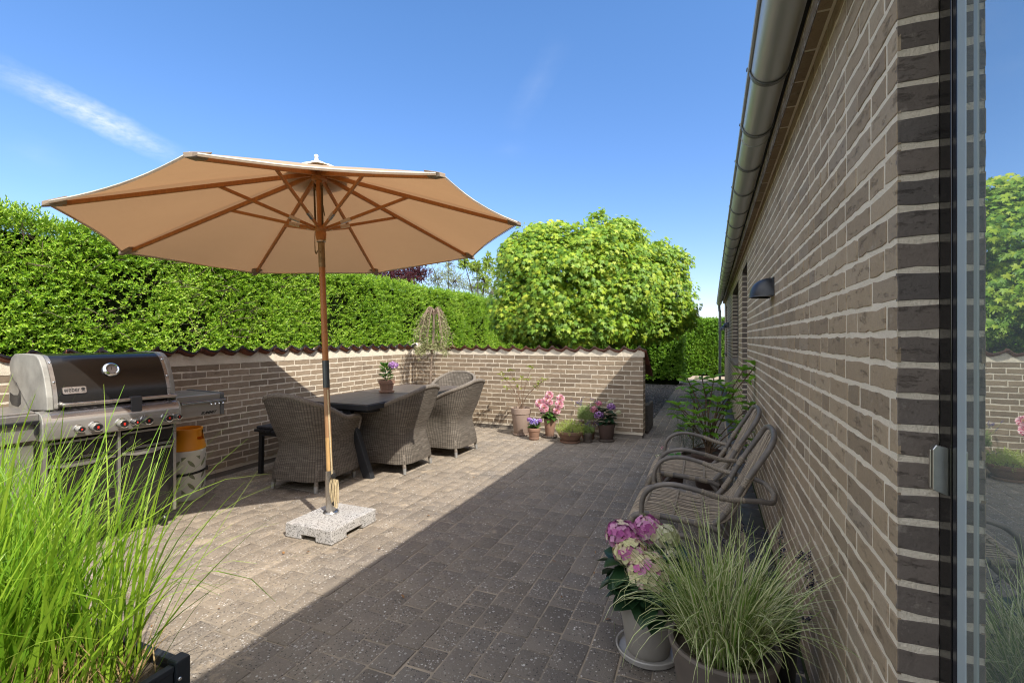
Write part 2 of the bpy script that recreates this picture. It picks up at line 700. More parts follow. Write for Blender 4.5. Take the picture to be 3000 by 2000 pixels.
def paver_mat():
    m, nt, p, out = new_mat('concrete_paver')
    b = NB(nt)
    r = b.island()
    col = b.ramp(r, [(0, (.130, .116, .103)), (.3, (.160, .142, .124)), (.7, (.184, .162, .140)), (1, (.148, .136, .125))])
    # exposed aggregate: pale and dark grains
    vo = b.n('ShaderNodeTexVoronoi')
    vo.inputs['Scale'].default_value = 125
    b.l(b.co(), vo.inputs['Vector'])
    sep = b.n('ShaderNodeSeparateColor')
    b.l(vo.outputs['Color'], sep.inputs[0])
    near = b.math('LESS_THAN', vo.outputs['Distance'], b.math('MULTIPLY', sep.outputs[2], .55))
    lightg = b.math('MULTIPLY', b.math('GREATER_THAN', sep.outputs[0], .74), near)
    darkg = b.math('MULTIPLY', b.math('LESS_THAN', sep.outputs[0], .24), near)
    # thin layer of swept joint sand; it also paints the sunlit side paler
    sp = b.n('ShaderNodeSeparateXYZ')
    b.l(b.co(), sp.inputs[0])
    side = b.maprange(sp.outputs[0], -.6, -2.4, .10, 1)
    far = b.maprange(sp.outputs[1], 10, 6, .3, 1)
    film = b.math('MULTIPLY', b.math('MULTIPLY', side, far), b.maprange(b.noise(1.7, 6, .6), .3, .7, .30, .78))
    film = b.math('MULTIPLY', film, b.maprange(b.noise(55, 5, .75), .3, .7, .45, 1.15))
    col = b.mix(film, col, (.47, .375, .265))
    col = b.mix(b.math('MULTIPLY', lightg, b.maprange(b.noise(11, 4), .35, .65, .15, .85)), col, b.mix(sep.outputs[1], (.42, .385, .34), (.70, .66, .60)))
    col = b.mix(b.math('MULTIPLY', darkg, .75), col, (.05, .047, .044))
    col = b.mix(b.maprange(b.noise(240, 3, .7), .3, .7, 0, .5), col, b.mix(1, col, (.55, .55, .55), 'MULTIPLY'))
    v2 = b.n('ShaderNodeTexVoronoi')
    v2.inputs['Scale'].default_value = 62
    b.l(b.co(), v2.inputs['Vector'])
    s2 = b.n('ShaderNodeSeparateColor')
    b.l(v2.outputs['Color'], s2.inputs[0])
    peb = b.math('MULTIPLY', b.math('GREATER_THAN', s2.outputs[0], .72), b.math('LESS_THAN', v2.outputs['Distance'], b.math('MULTIPLY', s2.outputs[1], .42)))
    peb = b.math('MULTIPLY', peb, b.maprange(b.noise(5, 4), .35, .65, .25, 1))
    col = b.mix(b.math('MULTIPLY', peb, .8), col, b.mix(s2.outputs[2], (.40, .37, .33), (.74, .71, .66)))
    # loose sand heaps near the joints
    sand = b.maprange(b.math('MULTIPLY', b.noise(4.5, 7, .7), b.maprange(side, 0, 1, .8, 1.0)), .56, .64, 0, .75)
    col = b.mix(sand, col, b.mix(b.noise(300, 2), (.36, .285, .20), (.46, .375, .275)))
    # rusty stains here and there
    st = b.maprange(b.noise(6.5, 5, .7), .68, .8, 0, .5)
    col = b.mix(st, col, (.16, .10, .06))
    b.l(col, p.inputs['Base Color'])
    p.inputs['Roughness'].default_value = .9
    p.inputs['Specular IOR Level'].default_value = .2
    h = b.math('ADD', b.math('MULTIPLY', b.noise(120, 4, .7), .6), b.math('MULTIPLY', vo.outputs['Distance'], -.6))
    b.l(b.bump(h, .6, .004), p.inputs['Normal'])
    return m


m_paver = paver_mat()
m_sand = M('joint_sand', (.38, .31, .225), (.17, .145, .115), 3.2, 6, .95, bump=.5, bscale=220)
m_soil = M('soil', (.06, .045, .03), (.12, .09, .06), 30, 6, .95, bump=.6, bscale=90)
m_zinc = M('zinc', (.47, .49, .475), (.36, .375, .365), 3, 6, .42, .55, bump=.05, bscale=14, stretch=(1, .15, 1), rvar=.08)
m_zinc_dk = M('zinc_dark', (.20, .205, .20), (.14, .145, .145), 4, 5, .45, .7)
m_black = M('black_paint', (.012, .012, .013), None, rough=.35)
m_blackmat = M('gap_black', (.010, .009, .009), (.02, .018, .016), 9, 5, .8)


# ================================================================== STRUCTURE
def brick_face(mb, O, U, N, length, z0, ncourse, pattern, openings=(), offs=0.0, jit=.0016, bed=.0145, head=.0120,
               mat=0, mmat=1, step=.0667, back=.0012, proud=.0, edge_end=True):
    """Bricks laid course by course on a vertical plane; each brick has an uneven outline and a rounded arris."""
    O, U, N = Vector(O), Vector(U), Vector(N)
    Z = Vector((0, 0, 1))
    rnd = random.Random(int(abs(length * 977 + O.x * 31 + O.y * 17) * 100))
    for i in range(ncourse):
        zb = z0 + i * step
        zc = zb + step / 2
        ivs = [(0.0, length)]
        for (a, b_, za, zt) in openings:
            if za - .02 <= zc <= zt + .02:
                nx = []
                for p, q in ivs:
                    if b_ <= p or a >= q:
                        nx.append((p, q))
                    else:
                        if a > p:
                            nx.append((p, a))
                        if b_ < q:
                            nx.append((b_, q))
                ivs = nx
        for p, q in ivs:
            a = O + U * p - N * back + Z * zb
            b_ = O + U * q - N * back + Z * zb
            mb.add([a, b_, b_ + Z * step, a + Z * step], [(0, 1, 2, 3)], mmat)
        # brick positions along the course
        pos, u, k = [], -offs * (i % 2) - (rnd.random() * .04), (i * 2) % len(pattern)
        while u < length:
            w = pattern[k % len(pattern)]
            pos.append((u, u + w - head))
            u += w
            k += 1
        for p, q in ivs:
            for (a, b_) in pos:
                a2, b2 = max(a, p), min(b_, q)
                if a < p < b_ - .03:
                    a2 = p
                if b2 - a2 < .035:
                    continue
                if q - b2 < .045:
                    b2 = q
                brick(mb, O, U, N, a2, b2, zb + bed / 2, zb + step - bed / 2, jit, proud + rnd.uniform(-.0008, .0010), mat, rnd)


def brick(mb, O, U, N, a, b, z0, z1, jit, proud, mat, rnd):
    k = max(2, int((b - a) / .032))
    out = []
    for i in range(k + 1):
        out.append((a + (b - a) * i / k, z0))
    for i in range(1, 2):
        out.append((b, (z0 + z1) / 2))
    for i in range(k + 1):
        out.append((b - (b - a) * i / k, z1))
    out.append((a, (z0 + z1) / 2))
    n = len(out)
    mu, mz = (a + b) / 2, (z0 + z1) / 2
    tilt = rnd.uniform(-.0015, .0015)
    J = [(u + rnd.gauss(0, jit * .4), z + rnd.gauss(0, jit) + tilt * (u - mu) / .1) for u, z in out]
    rings = []
    for ins, d in ((0, -.007), (.0003, proud - .0004), (.0018, proud + .0006)):
        for u, z in J:
            uu = u - ins * (1 if u > mu else -1)
            zz = z - ins * (1 if z > mz else -1)
            rings.append(O + U * uu + Vector((0, 0, zz)) + N * d)
    fs = []
    for r in range(2):
        for i in range(n):
            j = (i + 1) % n
            fs.append((r * n + i, r * n + j, (r + 1) * n + j, (r + 1) * n + i))
    fs.append(tuple(range(2 * n, 3 * n)))
    mb.add(rings, fs, mat)


STR, HDR = .238, .118
MUNK = [STR, STR, HDR]
RUN = [STR]

# ---- ground
g = MB()
g.add([(-300, -300, -.03), (300, -300, -.03), (300, 300, -.03), (-300, 300, -.03)], [(0, 1, 2, 3)])
m_terrain = M('rough_grass', (.06, .09, .025), (.10, .10, .045), 3, 6, .95, bump=.5, bscale=12)
kind(g.build('terrain', m_terrain), 'structure')

g = MB()
g.add([(-4.66, -3, -.0036), (.36, -3, -.0036), (.36, 7.3, -.0036), (-4.66, 7.3, -.0036)], [(0, 1, 2, 3)])
g.add([(-.93, 7.3, -.0036), (.36, 7.3, -.0036), (.36, 17.2, -.0036), (-.93, 17.2, -.0036)], [(0, 1, 2, 3)])
kind(g.build('joint_sand', m_sand), 'structure')


def paver(mb, x0, x1, y0, y1, rnd, top=0.0, r=.009):
    pts = []
    for cx, cy, a0 in ((x1 - r, y1 - r, 0), (x0 + r, y1 - r, 90), (x0 + r, y0 + r, 180), (x1 - r, y0 + r, 270)):
        for da in (0, 45, 90):
            a = rad(a0 + da)
            rr = r * rnd.uniform(.75, 1.1)
            pts.append((cx + rr * math.cos(a) + rnd.gauss(0, .0012), cy + rr * math.sin(a) + rnd.gauss(0, .0012)))
    mx_, my_ = (x0 + x1) / 2, (y0 + y1) / 2
    h = rnd.uniform(-.0022, .0018)
    sx, sy = rnd.uniform(-.012, .012), rnd.uniform(-.012, .012)
    vs = []
    for ins, dz in ((0, -.010), (.0004, -.0024), (.0034, 0)):
        for x, y in pts:
            fx = 1 - ins / ((x1 - x0) / 2)
            fy = 1 - ins / ((y1 - y0) / 2)
            xx, yy = mx_ + (x - mx_) * fx, my_ + (y - my_) * fy
            vs.append((xx, yy, top + h + dz + sx * (xx - mx_) + sy * (yy - my_)))
    n = len(pts)
    fs = [(q * n + i, q * n + (i + 1) % n, (q + 1) * n + (i + 1) % n, (q + 1) * n + i) for q in range(2) for i in range(n)]
    fs.append(tuple(range(2 * n, 3 * n)))
    mb.add(vs, fs)


rnd = random.Random(5)
g = MB()
x = .195
row = 0
while x > -4.58:
    w = .142
    y = -1.6 - rnd.random() * .2
    ymax = 17.0 if x > -.90 else 6.95
    while y < ymax:
        L = rnd.choice((.212, .212, .175, .175, .142))
        paver(g, x - w + .0042 + rnd.uniform(-.001, .0012), x, y, y + L - .0048, rnd)
        y += L
    x -= w
    row += 1
kind(g.build('patio_paving', m_paver, smooth=40), 'structure')

g = MB()
y = -1.5
while y < 16.2:
    L = rnd.uniform(.17, .24)
    paver(g, .215, .362, y, y + L - .008, rnd, .001, .018)
    y += L
m_sett = M('dark_granite', (.040, .040, .042), (.075, .073, .070), 40, 5, .55, bump=.4, bscale=120,
           island=[(0, (.7, .7, .7)), (1, (1.15, 1.15, 1.15))])
kind(g.build('kerb_strip', m_sett, smooth=40), 'structure')

g = MB()
g.add([(-8, 7.1, -.012), (-.95, 7.1, -.012), (-.95, 15.6, -.012), (-8, 15.6, -.012)], [(0, 1, 2, 3)])
m_gravel = M('dark_gravel', (.035, .036, .04), (.09, .085, .08), 60, 6, .9, bump=.9, bscale=70, bdist=.02)
kind(g.build('gravel_bed', m_gravel), 'structure')
n = 5200
P = np.stack([RNG.uniform(-2.6, -.93, n), RNG.uniform(7.2, 15.5, n), np.full(n, -.008)], 1)
oct_v = np.array([(1, 0, 0), (0, 1, 0), (-1, 0, 0), (0, -1, 0), (0, 0, 1), (0, 0, -1)], float)
oct_f = np.array([(0, 1, 4), (1, 2, 4), (2, 3, 4), (3, 0, 4), (1, 0, 5), (2, 1, 5), (3, 2, 5), (0, 3, 5)])
s_ = RNG.uniform(.008, .022, (n, 1, 1)) * RNG.uniform(.6, 1.2, (n, 1, 3))
V = P[:, None] + (oct_v[None] + RNG.normal(0, .15, (n, 6, 3))) * s_
F = oct_f[None] + (np.arange(n) * 6)[:, None, None]
m_peb = M('pebble', (.07, .072, .08), (.16, .15, .14), 20, 3, .8, island=[(0, (.4, .4, .42)), (.85, (1.1, 1.05, 1)), (1, (2.2, 2.1, 1.9))])
kind(np_mesh('gravel', V.reshape(-1, 3), F.reshape(-1, 3), m_peb), 'stuff')

g = MB()
g.add([(-9, 15.4, -.016), (9, 15.4, -.016), (9, 24, -.016), (-9, 24, -.016)], [(0, 1, 2, 3)])
kind(g.build('sandy_ground', M('pale_sand', (.42, .34, .26), (.34, .27, .20), 4, 6, .95, bump=.4, bscale=60)), 'structure')

# ---- the house
WX = .368
house = thing('brick_house', 'long low grey brown brick house with zinc gutter on the right side', 'house')
HO = (WX, -6, 0)
oy = lambda y: y + 6
OPEN = [(oy(-1.1), oy(1.275), -.1, 2.25), (oy(6.02), oy(6.97), -.1, 2.255), (oy(7.92), oy(10.08), 1.0, 2.25),
        (oy(13.55), oy(14.6), 1.0, 2.25)]
mb = MB()
brick_face(mb, HO, (0, 1, 0), (-1, 0, 0), 22.2, .0095, 37, MUNK, OPEN, offs=.0)
# far jambs of the openings, facing back along the wall
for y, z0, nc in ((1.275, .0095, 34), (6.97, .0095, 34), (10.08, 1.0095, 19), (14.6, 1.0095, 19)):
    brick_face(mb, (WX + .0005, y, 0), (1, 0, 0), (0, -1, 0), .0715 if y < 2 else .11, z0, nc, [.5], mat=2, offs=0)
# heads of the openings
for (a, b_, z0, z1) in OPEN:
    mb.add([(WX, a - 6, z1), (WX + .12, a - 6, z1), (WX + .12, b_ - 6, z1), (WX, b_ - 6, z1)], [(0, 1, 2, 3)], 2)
# inner leaf and rear walls
mb.box(.49, .62, -6, 16.2, -.02, 2.5, 1)
mb.box(8.2, 8.4, -6, 16.2, -.02, 2.5, 1)
for y in (-6, 15.98):
    mb.prism([(.62, 0), (8.2, 0), (8.2, 2.5), (4.4, 4.25), (.62, 2.5)], lambda p, q, t: (p, t, q), y, y + .2, 1)
mb.box(.371, .489, 16.201, 16.215, 0, 2.5, 0)
mb.build('brickwork', [m_brick, m_mortar, m_brick_dk], house)
# corbelled eaves courses
mb = MB()
brick_face(mb, (.318, -6, 0), (0, 1, 0), (-1, 0, 0), 22.2, 2.480, 2, RUN, offs=.11, step=.066)
rn = random.Random(3)
y = -6
while y < 16.1:      # undersides of the projecting bricks
    mb.box(.321, .360, y + .008, y + .230, 2.4735 + rn.uniform(-.002, .002), 2.484, 0)
    y += .238
mb.box(.3225, .49, -6, 16.2, 2.4757, 2.62, 1)
mb.tube([(.3655, -6, 2.4765), (.3655, 16.2, 2.4765)], .0085, 6, 1)
mb.build('eaves_course', [m_brick, m_mortar], house)
# roof
mb = MB()
for sgn, x0, x1 in ((1, .19, 4.4), (-1, 8.6, 4.4)):
    mb.prism([(x0, 2.62), (x1, 4.58), (x1, 4.66), (x0, 2.70)], lambda p, q, t: (p, t, q), -6.2, 16.35)
m_roof = M('dark_roof_tile', (.05, .05, .052), (.08, .078, .075), 12, 5, .7)
mb.build('roof', m_roof, house)
mb = MB()
mb.box(.150, .317, -6.2, 16.3, 2.56, 2.60)  # near-black strip standing in for the dark gap behind the gutter
mb.build('eaves_gap_strip', m_blackmat, house)

# gutter
GX, GZ, GR = .215, 2.492, .068
mb = MB()
prof = []
for k in range(13):
    a = math.pi + math.pi * k / 12
    prof.append((GX + GR * math.cos(a), GZ + GR * math.sin(a)))
for k in range(13):
    a = 2 * math.pi - math.pi * k / 12
    prof.append((GX + (GR - .004) * math.cos(a), GZ + (GR - .004) * math.sin(a)))
mb.prism(prof, lambda p, q, t: (p, t, q), -6.2, 16.36)
mb.tube([(GX - GR - .004, -6.2, GZ), (GX - GR - .004, 16.36, GZ)], .0085, 8)
mb.lathe([(.0, 0), (GR, 0), (GR, .004), (0, .004)], 24, (GX, 16.36, GZ), axis=(0, 1, 0))
for y in (1.55 + 1.33, 6.9, 10.9, 14.8):       # soldered joints
    mb.tube([(GX + (GR + .0012) * math.cos(a), y, GZ + (GR + .0012) * math.sin(a)) for a in
             (math.pi + math.pi * k / 14 for k in range(15))], .0022, 6)
gut = mb.build('gutter', m_zinc, house, smooth=40)
for k in range(30):
    y = .54 + .55 * k
    if y > 16.2:
        break
    mb = MB()
    R2 = GR + .004
    ring = [(GX + R2 * math.cos(a), y, GZ + R2 * math.sin(a)) for a in (math.pi + math.pi * j / 16 for j in range(17))]
    ring = [(GX - GR - .004, y, GZ + .012), (GX - GR - .015, y, GZ + .004)] + ring + [(GX + R2, y, GZ + .075)]
    for i in range(len(ring) - 1):
        mb.bar(ring[i], ring[i + 1], .024, .004, up=(0, 1, 0) if False else (Vector(ring[i + 1]) - Vector(ring[i])).cross(Vector((0, 1, 0))))
    mb.build('bracket', m_zinc_dk, gut)
mb = MB()
mb.tube(cr([(GX, 16.25, 2.45), (GX, 16.25, 2.38), (GX + .01, 16.25, 2.25), (GX + .02, 16.25, 2.1), (GX + .02, 16.25, .05)], 4), .037, 14)
mb.tube([(GX + .02, 16.25, .05), (GX + .02, 16.25, .0)], .05, 14)
for z in (1.9, .8):
    mb.tube([(GX + .02, 16.25, z), (GX + .02, 16.25, z + .03)], .042, 14)
    mb.tube([(GX + .02, 16.25, z + .015), (WX, 16.25, z + .015)], .006, 6)
mb.build('downpipe', m_zinc_dk, house, smooth=40)

# door and windows in the far part of the wall
m_frame = M('anthracite_frame', (.028, .030, .033), None, rough=.4)


def glass_mat(name, ior, base, metal=0.0):
    m, nt, p, out = new_mat(name)
    p.inputs['Base Color'].default_value = (*base, 1)
    p.inputs['Roughness'].default_value = .01
    p.inputs['IOR'].default_value = ior
    p.inputs['Metallic'].default_value = metal
    return m


m_pane = glass_mat('dark_window_glass', 1.9, (.01, .012, .012))
for nm, y0, y1, z0, z1 in (('door', 6.02, 6.97, .02, 2.25), ('window', 7.92, 10.08, 1.06, 2.25), ('window', 13.55, 14.6, 1.06, 2.25)):
    mb = MB()
    t = .06
    mb.box(.452, .488, y0, y0 + t, z0, z1)
    mb.box(.452, .488, y1 - t, y1, z0, z1)
    mb.box(.4525, .4875, y0 + t, y1 - t, z1 - t, z1)
    mb.box(.4525, .4875, y0 + t, y1 - t, z0, z0 + t)
    if nm == 'window' and y1 - y0 > 1.5:
        mb.box(.4525, .4875, (y0 + y1) / 2 - .03, (y0 + y1) / 2 + .03, z0 + t, z1 - t)
    fr = mb.build(nm, m_frame, house, bevel=.003)
    mb = MB()
    mb.box(.470, .478, y0 + t, y1 - t, z0 + t, z1 - t)
    mb.build('pane', m_pane, fr)
    if nm == 'window':
        mb = MB()
        mb.prism([(.33, .955), (.33, 1.02), (.45, 1.06), (.45, .955)], lambda p, q, tt: (p, tt, q), y0 - .02, y1 + .02)
        mb.build('sill', m_brick_dk, fr, bevel=.004)

# wall lamps
m_lampblk = M('lamp_black', (.013, .014, .016), (.03, .032, .035), 25, 6, .38, bump=.08, bscale=30)
m_lens = M('lamp_lens', (.42, .36, .26), (.5, .45, .36), 30, 4, .3)


def wall_lamp(y, z, label):
    t = thing('wall_lamp', label, 'wall lamp', (WX - .003, y, z), 0, 'half dome lamps along the house wall')
    mb = MB()

    def dome(u, v, k=1.0):
        a, b = math.pi * u, math.pi / 2 * v
        pw = .85
        cb = max(0, math.cos(b)) ** pw
        return Vector((-.135 * k * cb * math.sin(a), .112 * k * (cb * math.cos(a)), .118 * k * math.sin(b)))
    mb.grid(lambda u, v: dome(u, v), 24, 10)
    mb.grid(lambda u, v: Vector((dome(u, 0).x * (1.03 - .12 * v), dome(u, 0).y * (1.03 - .12 * v), -.008 - .001 * v)), 24, 1)
    mb.grid(lambda u, v: Vector((dome(u, 0).x * (1.0 + .03 * v), dome(u, 0).y * (1.0 + .03 * v), -.008 * v)), 24, 1)
    mb.box(-.006, .003, -.105, .105, -.004, .112)
    mb.build('lamp_shade', m_lampblk, t, smooth=50)
    mb = MB()
    mb.grid(lambda u, v: Vector((dome(u, 0).x * .9 * v, dome(u, 0).y * .9 * v, .004 - .010 * (1 - v) ** 2)), 24, 3)
    mb.build('lens', m_lens, t, smooth=60)
    return t


wall_lamp(3.57, 1.68, 'black half dome wall lamp on the brick wall nearest the camera')
wall_lamp(12.2, 1.66, 'black half dome wall lamp just beyond the wide window')
wall_lamp(15.6, 1.66, 'small black wall lamp beside the far downpipe')

# the glazed patio door at the right edge
pd = thing('patio_door', 'glazed black framed patio door in the brick reveal at the right edge', 'door')
mb = MB()
mb.box(.440, .489, 1.222, 1.2735, -.02, 2.24)
mb.build('outer_frame', M('black_gloss_frame', (.008, .008, .008), None, rough=.12, spec=.5), pd, bevel=.0015)
mb = MB()
mb.box(.4415, .489, 1.1985, 1.2215, -.02, 2.24)
mb.build('gasket', M('blue_black_gasket', (.006, .010, .018), None, rough=.25), pd, bevel=.004)
mb = MB()
mb.box(.4400, .489, 1.160, 1.198, -.02, 2.24)
mb.build('sash', M('grey_blue_sash', (.30, .36, .385), (.33, .39, .41), 5, 3, .42, 0), pd, bevel=.003)
mb = MB()
mb.add([(.4405, 1.1595, -.02), (.4315, -.1, -.02), (.4315, -.1, 2.24), (.4405, 1.1595, 2.24),
        (.470, 1.1595, -.02), (.462, -.1, -.02), (.462, -.1, 2.24), (.470, 1.1595, 2.24)],
       [(0, 1, 2, 3), (7, 6, 5, 4), (0, 4, 5, 1), (3, 2, 6, 7), (0, 3, 7, 4), (1, 5, 6, 2)])
m_dglass, nt_, p_, out_ = new_mat('door_glass')
b_ = NB(nt_)
p_.inputs['Base Color'].default_value = (.15, .185, .18, 1)
p_.inputs['Roughness'].default_value = .5
gl_ = b_.n('ShaderNodeBsdfGlossy')
gl_.inputs['Color'].default_value = (.86, .92, .92, 1)
gl_.inputs['Roughness'].default_value = .004
ms_ = b_.n('ShaderNodeMixShader')
ms_.inputs[0].default_value = .62
b_.l(p_.outputs[0], ms_.inputs[1])
b_.l(gl_.outputs[0], ms_.inputs[2])
b_.l(ms_.outputs[0], out_.inputs['Surface'])
mb.build('pane', m_dglass, pd)
mb = MB()
mb.box(.4385, .470, 1.114, 1.130, -.02, 2.24)  # narrow pale upright strip proud of the pane
mb.build('pale_strip', M('pale_grey_green', (.22, .26, .25), None, rough=.4), pd, bevel=.002)
mb = MB()
mb.prism([(.414, 1.094), (.414, 1.176), (.420, 1.186), (.440, 1.180), (.440, 1.084)], lambda p, q, t: (p, t, q), 1.230, 1.246)
mb.box(.4105, .4135, 1.234, 1.240, 1.097, 1.175)
mb.build('latch', M('brushed_steel', (.55, .54, .50), (.45, .44, .42), 30, 4, .28, .95), pd, bevel=.0015)

# ---- garden walls with tiled coping
m_tile_top = M('glazed_tile', (.030, .018, .016), (.085, .036, .026), 5, 5, .22, bump=.15, bscale=25, spec=.6,
               island=[(0, (.6, .6, .65)), (1, (1.4, 1.2, 1.1))])
m_tile_blk = M('black_glazed_tile', (.016, .017, .021), (.040, .034, .036), 5, 5, .25, bump=.15, bscale=25, spec=.6,
               island=[(0, (.6, .6, .65)), (1, (1.3, 1.3, 1.35))])
m_tile_red = M('fired_clay', (.30, .11, .06), (.16, .065, .045), 18, 6, .75, bump=.3, bscale=60,
               island=[(0, (.45, .42, .42)), (1, (1.15, 1.1, 1.05))])


def wave(t):
    """Cross-section of one pantile: broad pan, tight roll."""
    t = t % 1.0
    return .021 * math.cos(2 * math.pi * (t - .12)) + .006 * math.cos(4 * math.pi * (t - .05))


def coping(parent, mats, O, U, N, length, zf, over=.065, run=.80, slope=.50, pitch=.212):
    O, U, N = Vector(O), Vector(U), Vector(N)
    mb = MB()
    rnd = random.Random(int(length * 100))
    n = int(length / pitch) + 1
    for i in range(n):
        u0 = i * pitch
        dz, dn, tw = rnd.uniform(-.006, .006), rnd.uniform(-.012, .012), rnd.uniform(-.01, .01)
        K = 12
        ext = 1.14 if i < n - 1 else 1.0
        for seg_i in range(2):
            r0, r1 = (0, run * .54) if seg_i == 0 else (run * .5, run)
            lift = .0 if seg_i == 0 else -.004
            vs = []
            for layer, sb in ((0, 0), (-.017, 0), (-.0175, .012), (-.030, .012)):
                for r in (r0, r1):
                    for k in range(K + 1):
                        t = ext * k / K
                        u = min(u0 + t * pitch, length + .03)
                        z = zf + dz + wave(t) + lift + (.010 if t > 1.0 else 0) - slope * (r - over) + layer + tw * (t - .5)
                        vs.append(O + U * u + N * (over + dn - r - (sb if r == r0 else 0)) + Vector((0, 0, z)))
            q = K + 1
            top = [(k, k + 1, q + k + 1, q + k) for k in range(K)]
            F_ = lambda l0, l1: [(2 * q * l0 + k, 2 * q * l1 + k, 2 * q * l1 + k + 1, 2 * q * l0 + k + 1) for k in range(K)]
            bot = [(6 * q + k + 1, 6 * q + k, 7 * q + k, 7 * q + k + 1) for k in range(K)]
            back = [(q + k + 1, 7 * q + k + 1, 7 * q + k, q + k) for k in range(K)]
            ends = [(0, q, 7 * q, 6 * q, 4 * q, 2 * q), (K, 2 * q + K, 4 * q + K, 6 * q + K, 7 * q + K, q + K)]
            b0 = mb.n
            mb.add(vs, [], 0)
            for fl, mt in ((top, 0), (F_(0, 1), 0), (F_(1, 2), 1), (F_(2, 3), 1), (bot, 1), (back, 1), (ends, 0 if i == n - 1 else 1)):
                for fc in fl:
                    mb.f.append([b0 + a for a in fc])
                    mb.m.append(mt)
    mb.build('tile_coping', mats, parent, smooth=35)
    # bedding mortar under the waves
    mb = MB()
    S = int(length / .0145)
    zt = .081 + 16 * .0667 - .004
    rr = random.Random(9)
    bot = []
    top = []
    for k in range(S + 1):
        u = length * k / S
        bot.append(O + U * u + N * (.003 + rr.uniform(-.001, .001)) + Vector((0, 0, zt + rr.uniform(-.003, .003))))
        zz = zf + wave(u / pitch) - .024 + slope * over
        top.append(O + U * u + N * (-.004 + rr.uniform(-.003, .003)) + Vector((0, 0, zz)))
    vs = bot + [p.lerp(q, .5) + N * rr.uniform(0, .005) for p, q in zip(bot, top)] + top
    fs = [(r * (S + 1) + k, r * (S + 1) + k + 1, (r + 1) * (S + 1) + k + 1, (r + 1) * (S + 1) + k) for r in range(2) for k in range(S)]
    mb.add(vs, fs)
    mb.build('bedding_mortar', m_plaster, parent, smooth=60)


GL = -4.6
gw = thing('garden_wall', 'long brick garden wall with wavy tile coping running beside the tall hedge', 'wall', group='tile topped brick garden walls')
mb = MB()
brick_face(mb, (GL, -1.5, 0), (0, 1, 0), (1, 0, 0), 8.425, .081, 16, RUN, offs=.085, bed=.0134, head=.0098)
mb.box(GL - .24, GL - .005, -1.5, 7.17, .05, 1.20, 1)
mb.build('brickwork', [m_brick_g, m_mortar], gw)
mb = MB()
mb.box(GL - .26, GL - .010, -1.5, 6.92, -.02, .079)
mb.build('plinth', m_plinth, gw)
coping(gw, [m_tile_blk, m_tile_red], (GL, -1.5, 0), (0, 1, 0), (1, 0, 0), 8.43, 1.266, .055)

ew = thing('garden_wall', 'shorter brick garden wall with wavy tile coping behind the flower pots', 'wall', group='tile topped brick garden walls')
EX1 = -.885
mb = MB()
brick_face(mb, (GL + .002, 6.93, 0), (1, 0, 0), (0, -1, 0), EX1 - GL - .002, .081, 16, RUN, offs=.105, bed=.0134, head=.0098)
brick_face(mb, (EX1, 6.932, 0), (0, 1, 0), (1, 0, 0), .24, .081, 16, [HDR, .13], offs=.05)
mb.box(GL - .10, EX1 - .005, 6.935, 7.17, .05, 1.20, 1)
mb.build('brickwork', [m_brick_g, m_mortar], ew)
mb = MB()
mb.box(GL - .009, EX1 - .014, 6.942, 7.16, -.02, .079)
mb.build('plinth', m_plinth, ew)
coping(ew, [m_tile_top, m_tile_red], (GL + .05, 6.93, 0), (1, 0, 0), (0, -1, 0), EX1 - GL - .03, 1.246, .034)
mb = MB()
mb.lathe([(.115 * math.cos(a), .075 * math.sin(a)) for a in (math.pi / 2 * k / 6 for k in range(7))], 16, (GL + .01, 6.93, 1.262))
mb.build('corner_cap', m_plaster, ew, smooth=60)

# wooden raised bed behind the end of the wall
rb = thing('raised_bed', 'weathered wooden plank bed behind the end of the brick wall', 'raised bed', (-.88, 7.35, 0))
m_oldwood = M('weathered_wood', (.10, .085, .07), (.055, .048, .042), 14, 6, .85, stretch=(1, .15, 1), bump=.4, bscale=40)
for k in range(4):
    mb = MB()
    mb.box(-.02, .02, 0, .62, .02 + .10 * k, .115 + .10 * k)
    mb.box(-.9, -.02, 0.001, .04, .021 + .10 * k, .114 + .10 * k)
    mb.build('plank', m_oldwood, rb, bevel=.004)
mb = MB()
mb.box(-.88, -.025, .045, .62, 0, .37)
mb.build('soil', m_soil, rb)


# ================================================================== HEDGES AND TREES
m_hleaf = leafmat('hedge_leaf', (.035, .085, .008), (.20, .32, .035), (.26, .40, .03), .26, .36,
                  [(0, (.07, .17, .012)), (.4, (.20, .38, .022)), (.75, (.40, .58, .045)), (1, (.60, .70, .18))])
m_hleaf2 = leafmat('dense_hedge_leaf', (.03, .08, .01), (.12, .22, .03), (.20, .34, .03), .30, .40,
                   [(0, (.07, .17, .014)), (.5, (.16, .33, .024)), (.85, (.28, .46, .036)), (1, (.40, .54, .06))])
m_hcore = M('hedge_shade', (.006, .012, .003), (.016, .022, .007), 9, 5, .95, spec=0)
m_twig = M('twig', (.16, .115, .075), (.09, .065, .045), 30, 4, .85)
m_bark = M('bark', (.13, .10, .075), (.065, .05, .04), 22, 6, .9, bump=.6, bscale=40, stretch=(1, 1, .3))


def und(p, q, s=1.0):
    """Slow bumps of a clipped hedge face."""
    return s * (.05 * np.sin(1.9 * p + .7) * np.cos(2.6 * q + 1.1) + .04 * np.sin(4.3 * p + 2.2 * q) + .025 * np.sin(9.1 * p - 5.3 * q + 1.7))


